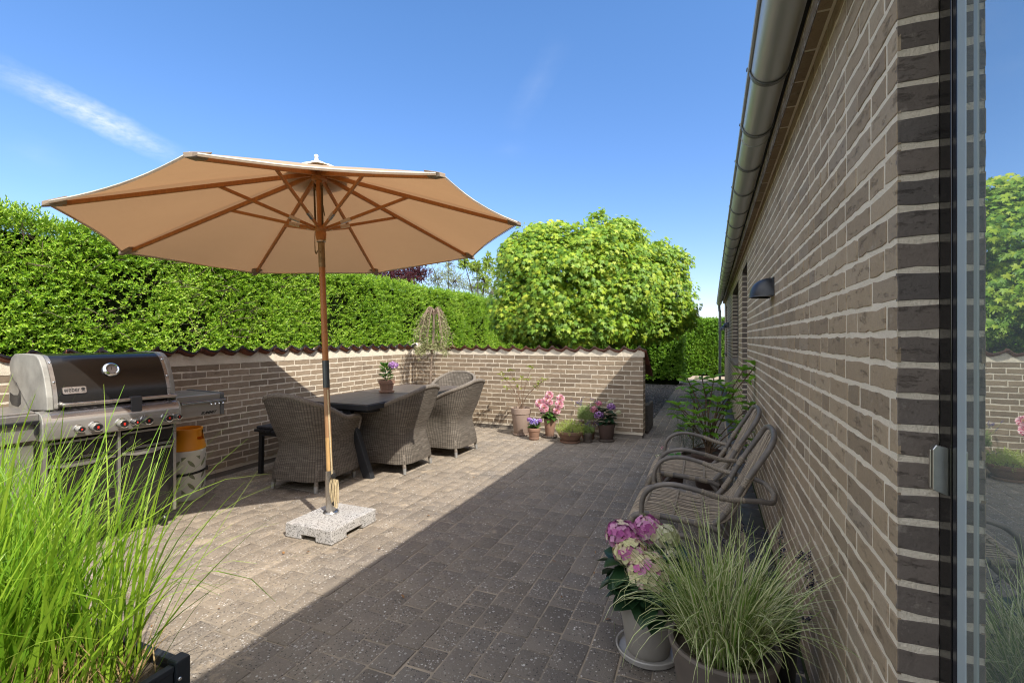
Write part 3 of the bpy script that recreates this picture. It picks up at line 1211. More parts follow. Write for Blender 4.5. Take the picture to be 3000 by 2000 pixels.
def sprigs(base, d, per, slen, L, Wd, up=.6, face=(0, 0, 0)):
    """Short shoots with opposite leaves: (V, F) of leaves."""
    n = len(base)
    d = unit(d)
    a = unit(np.cross(d, rdir(n)))
    b = np.cross(d, a)
    out = []
    for k in range(per):
        s = (k + .3) / per
        ang = k * 2.4 + RNG.uniform(-.5, .5, n)
        radial = a * np.cos(ang)[:, None] + b * np.sin(ang)[:, None]
        pos = base + d * (slen * s)[:, None]
        open_ = .95 - .55 * s
        tip = d * (.45 + .6 * s) + radial * open_
        nrm = d * .8 - radial * .5 + np.array([0, 0, up]) + np.array(face) + rdir(n) * .35
        sc = RNG.uniform(.7, 1.2, n) * (1 - .25 * s)
        out.append(scatter(LENS, pos, tip, nrm, L * sc, Wd * sc))
    return out


def hedge(name, label, parts, core, L, Wd, slen, per, mat, gaps=.0, twigs=None):
    """parts: list of (origin, U, V, N, ulen, vlen, n) faces."""
    t = thing(name, label, 'hedge', (0, 0, 0), group='clipped green hedges')
    mb = MB()
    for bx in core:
        mb.box(*bx)  # solid filler coloured as dark as the shade inside the hedge
    out = []
    for (O, U, Vv, N, ul, vl, n, upb) in parts:
        O, U, Vv, N = map(lambda z: np.array(z, float), (O, U, Vv, N))
        p, q = RNG.uniform(0, ul, n), RNG.uniform(0, vl, n)
        if gaps:
            g1 = np.sin(2.3 * p + 1.3 * np.sin(1.7 * q)) * np.cos(3.1 * q + .8) + .6 * np.sin(5.7 * p - 4.1 * q)
            keep = (g1 > -1.05 + gaps * .35) | (RNG.random(n) < .30)
            p, q = p[keep], q[keep]
        n = len(p)
        dep = und(p, q) - RNG.exponential(.045, n).clip(0, .20) + RNG.normal(0, .015, n)
        base = O + U * p[:, None] + Vv * q[:, None] + N * dep[:, None]
        d = N * .75 + np.array([0, 0, upb]) + rdir(n) * .75
        out += sprigs(base, d, per, RNG.uniform(.6, 1.3, n) * slen, L, Wd, .6, N * .55)
    V, F = join(out)
    np_mesh('foliage', V, F, mat, t)
    if twigs:
        for (O, U, Vv, N, ul, vl, n, upb) in parts[:1]:
            O, U, Vv, N = map(Vector, (O, U, Vv, N))
            for k in range(twigs):
                p, q = random.uniform(0, ul), random.uniform(.3, vl - .1)
                a = O + U * p + Vv * q - N * .10
                pts = [a]
                dd = (N * .4 + Vector((0, 0, 1)) * random.uniform(-.2, 1) + U * random.uniform(-1, 1)).normalized()
                for i in range(4):
                    pts.append(pts[-1] + dd * .085)
                    dd = (dd + Vector((random.uniform(-.4, .4), random.uniform(-.4, .4), random.uniform(-.4, .4)))).normalized()
                mb.tube(pts, [.006, .005, .004, .003, .002], 5, 1)
    mb.build('twig_shade_core', [m_hcore, m_twig], t)
    return t


HX, HT = -5.8, 2.50
hedge('privet_hedge', 'tall bright green privet hedge running behind the long brick garden wall',
      [((HX, .6, .95), (0, 1, 0), (0, 0, 1), (1, 0, 0), 5.4, 1.55, 11800, .55),
       ((HX, 6.0, .95), (0, 1, 0), (0, 0, 1), (1, 0, 0), 9.4, 1.55, 13500, .5),
       ((HX - .9, .6, HT), (0, 1, 0), (1, 0, 0), (0, 0, 1), 5.4, .95, 3600, .9),
       ((HX - .9, 6.0, HT), (0, 1, 0), (1, 0, 0), (0, 0, 1), 9.4, .95, 3600, .6),
       ((HX, .6, HT - .12), (0, 1, 0), (-.6, 0, .6), (.7, 0, .7), 14.8, .22, 4200, .7)],
      [(HX - .95, HX - .13, .5, 15.4, 0, HT - .12)], .044, .0175, .095, 9, m_hleaf, gaps=1.15, twigs=300)
hedge('privet_hedge', 'shaded clipped hedge standing behind the maple trees with its end beside the path',
      [((-5.8, 15.4, .15), (1, 0, 0), (0, 0, 1), (0, -1, 0), 4.95, 2.05, 7200, .45),
       ((-.85, 15.4, .1), (0, 1, 0), (0, 0, 1), (1, 0, 0), .9, 2.05, 1500, .45),
       ((-5.8, 15.4, 2.2), (1, 0, 0), (0, 1, 0), (0, 0, 1), 4.95, .9, 2200, .6)],
      [(-5.9, -.95, 15.5, 16.25, 0, 2.1)], .070, .034, .10, 6, m_hleaf2)
hedge('privet_hedge', 'square clipped sunlit hedge closing the far end of the paved path',
      [((-2.4, 19.8, .08), (1, 0, 0), (0, 0, 1), (0, -1, 0), 4.4, 2.0, 6500, .4),
       ((-2.4, 19.8, 2.08), (1, 0, 0), (0, 1, 0), (0, 0, 1), 4.4, .8, 1500, .6)],
      [(-2.4, 2.0, 19.92, 20.7, 0, 2.0)], .085, .042, .11, 6, m_hleaf2)

# ---- maples
m_mleaf = leafmat('maple_leaf', (.05, .12, .012), (.26, .33, .035), (.34, .44, .02), .36, .5,
                  [(0, (.08, .19, .015)), (.35, (.18, .33, .024)), (.7, (.36, .48, .03)), (.93, (.50, .52, .045)), (1, (.48, .34, .05))])


def maple(label, loc, lobes, ncl, per, trunk_r=.09, fork=1.3):
    t = thing('maple_tree', label, 'tree', loc, group='round headed maples beyond the end wall')
    loc = Vector(loc)
    mb = MB()
    mb.tube(cr([(0, 0, -.05), (.01, 0, .5), (-.01, .01, 1.0), (0, 0, fork + .3)], 3),
            [trunk_r * (1.25 - .5 * i / 9) for i in range(10)], 10)
    for (c, r, w) in lobes:
        c = Vector(c) - loc
        mid = (Vector((0, 0, fork)) + c) / 2 + Vector((random.uniform(-.1, .1), random.uniform(-.1, .1), -.1))
        pts = cr([(0, 0, fork - .1), mid, c, c + Vector((0, 0, r[2] * .5))], 4)
        mb.tube(pts, [trunk_r * .55 * (1 - .85 * i / (len(pts) - 1)) for i in range(len(pts))], 7)
        for k in range(7):
            e = c + Vector([random.gauss(0, .45) * r[i] for i in range(3)])
            mb.tube(cr([pts[-4], (pts[-4] + e) / 2 + Vector((0, 0, .05)), e], 3), [.018, .015, .012, .01, .008, .006, .004], 5)
    mb.build('trunk', m_bark, t, smooth=60)
    out = []
    tot = sum(w for _, _, w in lobes)
    for (c, r, w) in lobes:
        m = int(ncl * w / tot)
        u = rdir(m)
        low = u[:, 2] < -.6
        u[low, 2] *= .5
        u = unit(u)
        cc = np.array(c) - np.array(loc) + u * np.array(r) * np.where(RNG.random((m, 1)) < .14, RNG.uniform(1.1, 1.28, (m, 1)), RNG.uniform(.76, 1.10, (m, 1)))
        nrm_c = unit(u / np.array(r))
        # leaves of each clump hang like shingles round the clump axis
        k = per
        ax = unit(nrm_c * .8 + np.array([0, 0, .35]))
        C0 = np.repeat(cc, k, 0)
        A0 = np.repeat(ax, k, 0)
        nn = len(C0)
        rd = rdir(nn)
        rd = unit(rd - A0 * np.sum(rd * A0, 1, keepdims=True))
        rr = np.sqrt(RNG.random(nn)) * .21
        pos = C0 + rd * rr[:, None] + A0 * (.10 - 1.6 * rr ** 2 + RNG.normal(0, .035, nn))[:, None]
        tip = rd * .55 + np.array([0, 0, -.75]) + A0 * .25 + rdir(nn) * .35
        nm = A0 * .7 + rd * .3 + np.array([.28, -.36, .55]) + rdir(nn) * .36
        sz = RNG.uniform(.055, .110, nn)
        out.append(scatter(MAPLE, pos, tip, nm, sz, sz * RNG.uniform(.95, 1.2, nn)))
    V, F = join(out)
    np_mesh('crown', V, F, m_mleaf, t)
    return t


maple('large round maple behind the end wall, the nearer and left one of the pair', (-2.72, 9.35, 0),
      [((-2.62, 9.35, 2.55), (1.15, 1.0, .98), 5), ((-3.33, 9.1, 2.72), (.58, .6, .70), 2), ((-3.22, 9.0, 2.05), (.75, .65, .55), 2),
       ((-2.10, 9.5, 3.00), (.60, .6, .55), 2), ((-1.72, 9.6, 2.35), (.70, .7, .75), 2), ((-2.05, 9.75, 3.46), (.18, .22, .38), .6),
       ((-1.64, 9.85, 3.38), (.26, .28, .36), .7), ((-3.58, 9.0, 3.10), (.24, .3, .28), .5), ((-2.9, 9.2, 3.32), (.45, .4, .30), .8),
        ((-3.1, 9.0, 1.72), (.75, .6, .36), 1.6), ((-2.3, 9.2, 1.70), (.75, .6, .36), 1.6), ((-3.58, 8.9, 1.85), (.36, .4, .36), .8)], 1150, 24)
maple('maple with yellower leaves, the farther and right one of the pair beside the path', (-2.15, 10.9, 0),
      [((-1.65, 11.0, 2.5), (1.0, 1.0, 1.0), 5), ((-1.05, 11.1, 2.95), (.50, .55, .48), 1.6), ((-.92, 11.1, 2.25), (.50, .55, .55), 2),
       ((-.68, 11.2, 1.95), (.26, .32, .24), .8), ((-1.75, 11.0, 3.25), (.55, .5, .40), 1.4),
       ((-1.8, 10.7, 1.72), (.65, .6, .36), 1.5), ((-1.15, 10.9, 1.75), (.45, .5, .36), 1.2)], 760, 23)

# ---- loose trees beyond the hedge


def loose_tree(name, label, cat, loc, mat, bark, lobes, nl, L, Wd, limb_r=.05, hang=.3, lobe_shell=.25, reach=None):
    t = thing(name, label, cat, loc)
    l0 = Vector(loc)
    mb = MB()
    out = []
    top = Vector((0, 0, 1.4))
    mb.tube([(0, 0, -.05), (0, 0, .8), top], [limb_r * 1.6, limb_r * 1.4, limb_r], 8)
    tot = sum(x[2] for x in lobes)
    for c, r, w in lobes:
        c = Vector(c) - l0
        pts = cr([top, (top + c) / 2 + Vector((random.uniform(-.2, .2), random.uniform(-.2, .2), -.15)), c], 5)
        mb.tube(pts, [limb_r * (1 - .8 * i / (len(pts) - 1)) for i in range(len(pts))], 6)
        n = int(nl * w / tot)
        per = 7
        m = max(1, n // per)
        u = rdir(m) * RNG.uniform(lobe_shell, 1, (m, 1))
        tipb = np.array(c) + u * np.array(r)
        for k in range(min(m, 26)):
            e = Vector(tipb[k])
            mb.tube([c, (c + e) / 2 + Vector((0, 0, .03)), e], [.012, .009, .004], 4)
        d = u / np.array(r) * .3 + np.array([0, 0, .5 - hang]) + rdir(m) * .6
        out += sprigs(tipb - unit(d) * .05, d, per, RNG.uniform(.10, .2, m), L, Wd)
    mb.build('trunk', bark, t, smooth=60)
    V, F = join(out)
    np_mesh('crown', V, F, mat, t)
    return t


m_cop = leafmat('copper_leaf', (.035, .008, .012), (.12, .03, .035), (.22, .03, .04), .25, .4)
m_sil = leafmat('silver_leaf', (.20, .26, .12), (.46, .50, .30), (.4, .46, .22), .3, .5)
m_che = leafmat('cherry_leaf', (.13, .26, .025), (.40, .48, .08), (.46, .52, .06), .38, .4)
loose_tree('copper_plum', 'dark red leaved plum tree whose crown shows just above the hedge under the parasol', 'tree', (-9.0, 12.0, 0), m_cop, m_bark,
           [((-9.0, 11.2, 3.0), (.8, .9, .42), 3), ((-9.0, 12.4, 3.25), (.7, .75, .42), 3), ((-8.9, 13.3, 3.5), (.5, .6, .34), 2), ((-9, 10.2, 3.05), (.6, .8, .3), 2)],
           11000, .085, .036)
loose_tree('silver_willow', 'pale grey green loose shrub tree rising behind the hedge left of the maple', 'tree', (-9.2, 16.5, 0), m_sil, m_bark,
           [((-9.0, 14.8, 3.5), (.6, .8, .55), 2), ((-9.1, 16.2, 3.6), (.6, .9, .55), 3), ((-9.1, 17.9, 3.5), (.6, .9, .5), 3),
            ((-9, 19.3, 3.4), (.6, .9, .55), 2), ((-9, 15.6, 4.1), (.25, .3, .3), .5)], 5200, .085, .030, hang=.0)
loose_tree('cherry_tree', 'young cherry tree with long upright leafy branches beside the round maple', 'tree', (-8.2, 16.6, 0), m_che, m_bark,
           [((-8.0, 15.0, 4.05), (.2, .3, .22), 1), ((-8.0, 15.9, 4.05), (.22, .35, .26), 1.2), ((-8.0, 16.9, 4.3), (.22, .26, .42), 1.5),
            ((-8.0, 18.0, 4.1), (.25, .3, .45), 1.4), ((-8.0, 16.6, 3.6), (.4, .8, .4), 1.5), ((-8, 18.3, 3.5), (.3, .5, .4), 1.2)], 3000, .13, .055, hang=.85)

# ---- weeping standard in the corner
m_wleaf = leafmat('narrow_leaf', (.20, .22, .08), (.50, .48, .24), (.45, .45, .16), .25, .5)
m_wtwig = M('weeping_twig', (.30, .21, .15), (.20, .14, .10), 30, 4, .8)
ws = thing('weeping_pear', 'small weeping standard tree with sparse pale narrow leaves in the corner of the walls', 'tree', (-3.98, 6.42, 0))
mb = MB()
mb.tube(cr([(-.06, 0, -.05), (-.05, .0, .4), (-.03, 0, .9), (.01, 0, 1.4), (.03, 0, 1.80)], 4), .018, 8)
mb.build('trunk', M('pale_bark', (.36, .27, .19), (.20, .15, .11), 20, 5, .85, bump=.5, bscale=60, stretch=(1, 1, .4)), ws, smooth=60)
mb = MB()
base, dirs = [], []
for k in range(40):
    a = random.uniform(0, 2 * math.pi)
    R_ = random.uniform(.10, .34)
    drop = random.uniform(.30, .66)
    ca, sa = math.cos(a), math.sin(a)
    top = Vector((.03, 0, 1.80 + random.uniform(-.06, .03)))
    pts = cr([top, top + Vector((ca * R_ * .45, sa * R_ * .45, .06)), top + Vector((ca * R_ * .80, sa * R_ * .80, -drop * .30)),
              top + Vector((ca * R_ * 1.05, sa * R_ * 1.05, -drop * .7)), top + Vector((ca * R_ * 1.1, sa * R_ * 1.1, -drop))], 5)
    mb.tube(pts, [.0055 * (1 - .7 * i / (len(pts) - 1)) for i in range(len(pts))], 5)
    for p in pts[7::2]:
        base.append(p + Vector([random.gauss(0, .010) for _ in range(3)]))
        dirs.append((ca * .4 + random.gauss(0, .5), sa * .4 + random.gauss(0, .5), -.7 + random.gauss(0, .4)))
for k in range(14):
    a = random.uniform(0, 2 * math.pi)
    z = 1.26 + random.uniform(-.05, .05)
    pts = cr([(0, 0, z), (math.cos(a) * .1, math.sin(a) * .1, z + .05), (math.cos(a) * .22, math.sin(a) * .22, z - .04)], 4)
    mb.tube(pts, .003, 4)
    for p in pts[2:]:
        for q in range(3):
            base.append(p)
            dirs.append((math.cos(a) + random.gauss(0, .5), math.sin(a) + random.gauss(0, .5), random.gauss(-.1, .4)))
mb.build('branch', m_wtwig, ws, smooth=60)
base, dirs = np.array([tuple(p) for p in base]), np.array(dirs)
V, F = join(sprigs(base, dirs, 3, np.full(len(base), .04), .066, .014))
np_mesh('foliage', V, F, m_wleaf, ws)


# ================================================================== PARASOL
def wood_mat(name, c1, c2, rough=.5, stretch=(6, 6, .5)):
    m, nt, p, out = new_mat(name)
    b = NB(nt)
    v = b.co(stretch)
    f = b.maprange(b.noise(9, 6, .65, v), .3, .7)
    col = b.mix(f, c1, c2)
    col = b.mix(b.maprange(b.noise(60, 3, .6, v), .45, .8, 0, .5), col, b.mix(1, col, (.55, .5, .45), 'MULTIPLY'))
    b.l(col, p.inputs['Base Color'])
    p.inputs['Roughness'].default_value = rough
    b.l(b.bump(b.noise(40, 3, .6, v), .12, .002), p.inputs['Normal'])
    return m


m_teak = wood_mat('oiled_teak', (.50, .205, .050), (.37, .135, .034), .45)
m_pole = wood_mat('worn_teak', (.42, .235, .115), (.31, .165, .075), .5)
m_pole_lit = wood_mat('sunlit_teak', (.60, .38, .16), (.46, .27, .10), .5)  # same pole wood with sunlight put into its colour
m_steel = M('stainless_steel', (.52, .49, .45), (.42, .40, .37), 6, 4, .30, .95, stretch=(1, 1, .15), rvar=.06)
m_chrome = M('chrome', (.75, .74, .72), None, rough=.10, metal=1.0)
m_sleeve = M('grey_sleeve', (.085, .095, .10), (.11, .12, .12), 8, 3, .35, .7)
m_brass = M('dull_brass', (.30, .22, .12), (.18, .13, .07), 20, 4, .45, .8)
m_canvas = M('cream_canvas', (.52, .40, .285), (.47, .36, .255), 2.2, 4, .9, bump=.35, bscale=5.5, bdist=.012, spec=.1, trans=(.31, (.50, .27, .125)))
m_canvas2 = M('double_canvas', (.32, .25, .185), (.27, .21, .155), 6, 4, .9, spec=.1)
m_canvas3 = M('vent_canvas', (.80, .74, .64), (.75, .69, .58), 4, 4, .9, spec=.1, trans=(.12, (.6, .4, .2)))
m_rope = M('cream_rope', (.62, .50, .30), (.48, .37, .21), 90, 3, .85)

PB = Vector((-2.637, 2.828, .10))            # foot of the pole
RC = Vector((-2.734, 2.828, 2.165))          # centre of the canopy rim
RN = Vector((-.0854, .0097, 1)).normalized()
par = thing('parasol', 'large cream canvas parasol with wooden ribs open over the patio', 'parasol', (0, 0, 0))
AX = (RC - PB).normalized()


def pz(z):
    return PB + AX * ((z - PB.z) / AX.z)


mb = MB()
for z0, z1, mat in ((.12, .40, 2), (.40, .66, 2), (.66, 1.032, 0), (1.236, 1.94, 1), (2.14, 2.66, 1)):  # lowest lengths take the lit copy, below the canopy's shade
    mb.tube([pz(z0), pz(z1)], .0225, 20, mat, cap=False)
mb.build('pole', [m_pole, m_teak, m_pole_lit], par, smooth=50)
mb = MB()
mb.tube([pz(1.032), pz(1.236)], .0245, 20)
mb.build('pole_joint', m_sleeve, par, smooth=50)
mb = MB()
mb.tube([pz(1.94), pz(2.14)], .0245, 20, 0)
for z in (1.98, 2.05, 2.12):
    c = pz(z)
    mb.lathe([(0, 0), (.005, 0), (.004, .004), (0, .004)], 10, c + Vector((.006, -.0235, 0)), 0, axis=(.2, -1, 0))
slv = mb.build('pole_sleeve', m_brass, par, smooth=40)
# runner and hub
mb = MB()
mb.lathe([(.024, -.01), (.030, 0), (.036, .02), (.040, .055), (.036, .062), (.040, .075), (.050, .085), (.050, .105), (.026, .108)], 20, pz(2.14), axis=AX)
run = mb.build('runner', m_teak, par, smooth=40)
mb = MB()
mb.lathe([(.026, 0), (.034, .003), (.034, .012), (.026, .014)], 20, pz(2.128), axis=AX)
mb.tube([pz(2.134), pz(2.134) + Vector((.075, -.03, .004))], .0035, 8)
mb.build('locking_pin', m_steel, par, smooth=40)
HUB = pz(2.625)
mb = MB()
mb.lathe([(.026, -.03), (.055, -.022), (.060, 0), (.060, .028), (.03, .04), (0, .042)], 20, HUB, axis=RN)
mb.build('hub', m_teak, par, smooth=40)
APEX = RC + RN * .515
A0 = (Vector((1, 0, 0)) - RN * RN.x).normalized()
B0 = RN.cross(A0)
RR = 1.506
PHI = -1.17387


def rimpt(k, r=RR):
    a = PHI - k * math.pi / 4
    return RC + (A0 * math.cos(a) + B0 * math.sin(a)) * r


def ribpt(k, s, drop=0.0):
    return APEX.lerp(rimpt(k), s) - RN * drop + RN * (.022 * math.sin(math.pi * s))


mb = MB()
NS, NT = 14, 10
for k in range(8):
    def cf(u, v, k=k):
        s = .03 + .97 * v
        a, b = ribpt(k, s), ribpt(k + 1, s)
        p = a.lerp(b, u)
        w = 4 * u * (1 - u)
        rnd_ = .010 * math.sin(7 * u + 3 * k + 4 * v) * w
        inw = (APEX - p)
        inw.z = 0
        if inw.length > 1e-6:
            inw.normalize()
        return p - RN * (.008 * w * s * s + rnd_ * .5 * s) + inw * (.042 * w * s ** 5)
    mb.grid(cf, NT, NS)
# a narrow hem hanging from the rim
for k in range(8):
    def hf(u, v, k=k):
        a, b = ribpt(k, 1.0), ribpt(k + 1, 1.0)
        p = a.lerp(b, u)
        w = 4 * u * (1 - u)
        inw = (RC - p).normalized()
        return p - RN * (.008 * w + .001 + .008 * v) + inw * (.042 * w + .003 * v)
    mb.grid(hf, NT, 1)
can = mb.build('canopy', m_canvas, par, smooth=30)
mb = MB()
for k in range(8):
    pts = []
    for q in range(NT + 1):
        u = q / NT
        p = ribpt(k, 1.0).lerp(ribpt(k + 1, 1.0), u)
        w = 4 * u * (1 - u)
        inw = (RC - p).normalized()
        pts.append(p - RN * (.008 * w - .003) + inw * (.042 * w + .004))
    mb.tube(pts, .0045, 6)
mb.build('edge_piping', m_canvas3, can, smooth=60)
mb = MB()
for k in range(8):
    a, b = ribpt(k, .165), ribpt(k + 1, .165)

    def vf(u, v, a=a, b=b, k=k):
        p = (APEX + RN * .035).lerp(a.lerp(b, u), v)
        w = 4 * u * (1 - u)
        return p + RN * (.018 + .028 * v * w * (1 if k % 2 else .5) + .020 * math.sin(math.pi * v))
    mb.grid(vf, 6, 5)
mb.build('vent', m_canvas3, can, smooth=50)
for k in range(8):       # pockets over the rib ends
    mb = MB()
    tip = rimpt(k)
    d = (ribpt(k, .93) - tip).normalized()
    s = d.cross(RN).normalized()
    a = tip - d * .012
    e = tip + d * .095
    vs = [a + s * .02 + RN * .004, a - s * .02 + RN * .004, e - s * .055 + RN * .0035, e + s * .055 + RN * .0035,
          a + s * .018 - RN * .020, a - s * .018 - RN * .020, e - s * .028 - RN * .034, e + s * .028 - RN * .034]
    mb.add(vs, [(0, 1, 2, 3), (7, 6, 5, 4), (0, 4, 5, 1), (1, 5, 6, 2), (3, 7, 4, 0), (2, 6, 7, 3)])
    mb.build('rib_pocket', m_canvas2, can, bevel=.003)
for k in range(8):
    mb = MB()
    mb.bar(HUB + (rimpt(k) - RC).normalized() * .05 + RN * .012, ribpt(k, .955, .022), .020, .032, up=RN, h2=.024)
    rib = mb.build('rib', m_teak, par, bevel=.003)
    j = ribpt(k, .455, .040)
    st0 = pz(2.235) + (rimpt(k) - RC).normalized() * .046
    mb = MB()
    mb.bar(st0, j, .017, .022, up=RN)
    stt = mb.build('strut', m_teak, rib, bevel=.003)
    mb = MB()
    mb.bar(st0.lerp(j, .17), st0.lerp(j, .29), .0195, .0245, up=RN)
    mb.build('hinge', m_steel, stt)
mb = MB()
FIN = APEX + RN * .055
mb.lathe([(.0, -.02), (.05, -.015), (.045, .0), (.022, .012), (.014, .03), (.016, .036), (.011, .044), (.016, .054), (.015, .064), (.006, .071), (0, .072)], 20, FIN, axis=RN)
mb.build('finial', M('white_painted_wood', (.72, .66, .54), None, rough=.4), par, smooth=50)
# pulleys, rope, chain
mb = MB()
for sx in (-1, 1):
    top = pz(2.53) + Vector((sx * .034, -.012, 0))
    mb.tube([top, pz(2.25) + Vector((sx * .03, -.016, 0))], .004, 6)
    mb.tube([top + Vector((sx * .008, 0, 0)), pz(2.26) + Vector((sx * .040, -.016, 0))], .004, 6)
mb.tube(cr([pz(2.40) + Vector((.045, -.016, 0)), pz(2.36) + Vector((.055, -.02, 0)), pz(2.32) + Vector((.062, -.02, 0))], 4), .004, 6)
mb.build('pull_rope', M('olive_rope', (.12, .085, .035), (.07, .05, .022), 120, 3, .9), par, smooth=60)
for sx in (-1, 1):
    mb = MB()
    c = pz(2.545) + Vector((sx * .034, -.012, 0))
    mb.lathe([(0, -.006), (.014, -.006), (.010, 0), (.014, .006), (0, .006)], 14, c, axis=(.2, 1, 0))
    mb.box(c.x - .004, c.x + .004, c.y - .009, c.y + .009, c.z - .02, c.z + .03)
    mb.build('pulley', m_brass, par, smooth=40)
mb = MB()
cp = cr([pz(2.205) + Vector((-.046, -.012, 0)), pz(2.12) + Vector((-.050, -.014, 0)), pz(2.055) + Vector((-.044, -.016, 0)),
         pz(2.045) + Vector((-.03, -.02, 0)), pz(2.06) + Vector((-.02, -.022, 0))], 6)
for i in range(0, len(cp) - 1):
    a = cp[i]
    d = (cp[i + 1] - cp[i]).normalized()
    s = d.cross(Vector((0, 1, .3 if i % 2 else -3))).normalized()
    mb.tube([a + d * (.008 * math.cos(q)) + s * (.004 * math.sin(q)) for q in (2 * math.pi * w / 10 for w in range(10))], .0014, 5, closed=True)
mb.build('chain', m_brass, par, smooth=60)

# cord that runs down the pole
mb = MB()
for dx in (.026, .031):
    mb.tube(cr([pz(1.02) + Vector((dx - .006, -.012, 0)), pz(.7) + Vector((dx, -.014, 0)), pz(.36) + Vector((dx + .012, -.018, 0))], 5), .0034, 6)
for i in range(5):
    x0 = .040 + .010 * i
    c = pz(.30) + Vector((x0, -.030 - .003 * (i % 2), 0))
    mb.tube(cr([c + Vector((.0, 0, .065 - .004 * i)), c + Vector((-.014 + .004 * i, -.004, 0)), c + Vector((.008, -.003, -.115 - .006 * i)),
                c + Vector((.020, .002, -.12)), c + Vector((.026, .003, -.02)), c + Vector((.018, .002, .062))], 5), .0036, 6)
mb.build('cord', m_rope, par, smooth=60)

# ---- stone base
pbs = thing('granite_stand', 'square grey granite slab base with steel tube holding the parasol', 'parasol base', (-2.585, 2.785, 0), rad(.5))


def granite():
    m, nt, p, out = new_mat('grey_granite')
    b = NB(nt)
    v = b.voro(170, out='Color')
    sp = b.n('ShaderNodeSeparateColor')
    b.l(v, sp.inputs[0])
    col = b.ramp(sp.outputs[0], [(0, (.12, .115, .11)), (.18, (.17, .165, .16)), (.24, (.42, .405, .385)), (.7, (.52, .50, .475)), (1, (.36, .34, .32))], 'CONSTANT')
    col = b.mix(b.maprange(b.noise(8, 4), .3, .7, 0, .35), col, (.42, .37, .31))
    b.l(col, p.inputs['Base Color'])
    p.inputs['Roughness'].default_value = .85
    b.l(b.bump(b.noise(150, 4, .7), .35, .003), p.inputs['Normal'])
    return m


m_gran = granite()
mb = MB()
hx, hy = .208, .236
# slab with hand notches in the lower edge of each side
na, nb_, zn, zt_ = .066, .085, .034, .100
X4, Y4 = (-hx, -na, na, hx), (-hy, -nb_, nb_, hy)
lo = lambda i, j: j * 4 + i
hi = lambda i, j: 16 + j * 4 + i
vs = [(x, y, .002) for y in Y4 for x in X4] + [(x, y, zn) for y in Y4 for x in X4]
vs += [(-hx, -hy, zt_), (hx, -hy, zt_), (hx, hy, zt_), (-hx, hy, zt_)]
fs = [(32, 33, 34, 35)]
fs.append((lo(0, 0), lo(1, 0), hi(1, 0), hi(2, 0), lo(2, 0), lo(3, 0), 33, 32))
fs.append((lo(3, 0), lo(3, 1), hi(3, 1), hi(3, 2), lo(3, 2), lo(3, 3), 34, 33))
fs.append((lo(3, 3), lo(2, 3), hi(2, 3), hi(1, 3), lo(1, 3), lo(0, 3), 35, 34))
fs.append((lo(0, 3), lo(0, 2), hi(0, 2), hi(0, 1), lo(0, 1), lo(0, 0), 32, 35))
for i in (0, 2):
    for j in (0, 2):
        fs.append((lo(i, j), lo(i, j + 1), lo(i + 1, j + 1), lo(i + 1, j)))
        c = 1 if i == 0 else 2
        r = 1 if j == 0 else 2
        fs.append((lo(c, j), lo(c, j + 1), hi(c, j + 1), hi(c, j)))
        fs.append((lo(i, r), lo(i + 1, r), hi(i + 1, r), hi(i, r)))
for i, j in ((1, 0), (0, 1), (1, 1), (2, 1), (1, 2)):
    fs.append((hi(i, j), hi(i, j + 1), hi(i + 1, j + 1), hi(i + 1, j)))
me_ = bpy.data.meshes.new('slab')
used = sorted({i for f_ in fs for i in f_})
rm = {o_: n_ for n_, o_ in enumerate(used)}
import bmesh
me_.from_pydata([vs[i] for i in used], [], [[rm[i] for i in f_] for f_ in fs])
bm_ = bmesh.new()
bm_.from_mesh(me_)
bmesh.ops.recalc_face_normals(bm_, faces=bm_.faces)
bm_.to_mesh(me_)
bm_.free()
me_.materials.append(m_gran)
finish('slab', me_, pbs, bevel=.006)
mb = MB()
mb.tube([(hx - .045, -.10, .028), (hx - .045, .10, .028)], .009, 8)
mb.build('carry_bar', m_sleeve, pbs, smooth=50)
mb = MB()
o = PB - Vector((-2.585, 2.785, 0))
mb.tube([o + Vector((0, 0, .0)), o + AX * .315], .0345, 28, cap=False)
mb.tube([o + AX * .315, o + AX * .02], .0325, 28, cap=False)
mb.lathe([(.034, .0), (.055, .0), (.056, .004), (.052, .010), (.036, .014)], 32, o + Vector((0, 0, .001)))
tb = mb.build('tube', m_steel, pbs, smooth=40)
for z in (.285, .085):
    mb = MB()
    c = o + AX * z + Vector((.033, -.012, 0))
    d = Vector((.90, -.42, 0)).normalized()
    mb.tube([c, c + d * .030], .005, 8)
    mb.lathe([(0, 0), (.017, .001), (.021, .006), (.019, .012), (0, .016)], 18, c + d * .026, axis=d)
    mb.build('knob', M('black_plastic', (.018, .017, .016), None, rough=.4), pbs, smooth=50)

# ================================================================== TABLE, BENCH, WICKER CHAIRS
m_tabletop = M('brown_table_board', (.115, .090, .070), (.080, .064, .052), 5, 5, .42, stretch=(6, .6, 1), bump=.08, bscale=60, rvar=.06)
m_tabmetal = M('black_table_metal', (.020, .021, .023), (.026, .027, .030), 6, 3, .42)
tab = thing('dining_table', 'long dark extending garden table with slanted black metal legs', 'table', (-3.59, 4.84, 0))
TX, TY = .465, 1.0
mb = MB()
mb.box(-TX, TX, -TY, TY, .690, .742)
mb.box(-TX + .06, TX - .06, -TY + .12, TY - .12, .650, .689)
mb.build('table_frame', m_tabmetal, tab, bevel=.003)
for i, (y0, y1) in enumerate(((-TY + .012, -.115), (-.109, TY - .012))):
    for x0, x1 in ((-TX + .012, -.002), (.001, TX - .012)):
        mb = MB()
        mb.box(x0, x1, y0, y1, .740, .7505 + .0008 * i)
        mb.build('table_board', m_tabletop, tab, bevel=.0015)
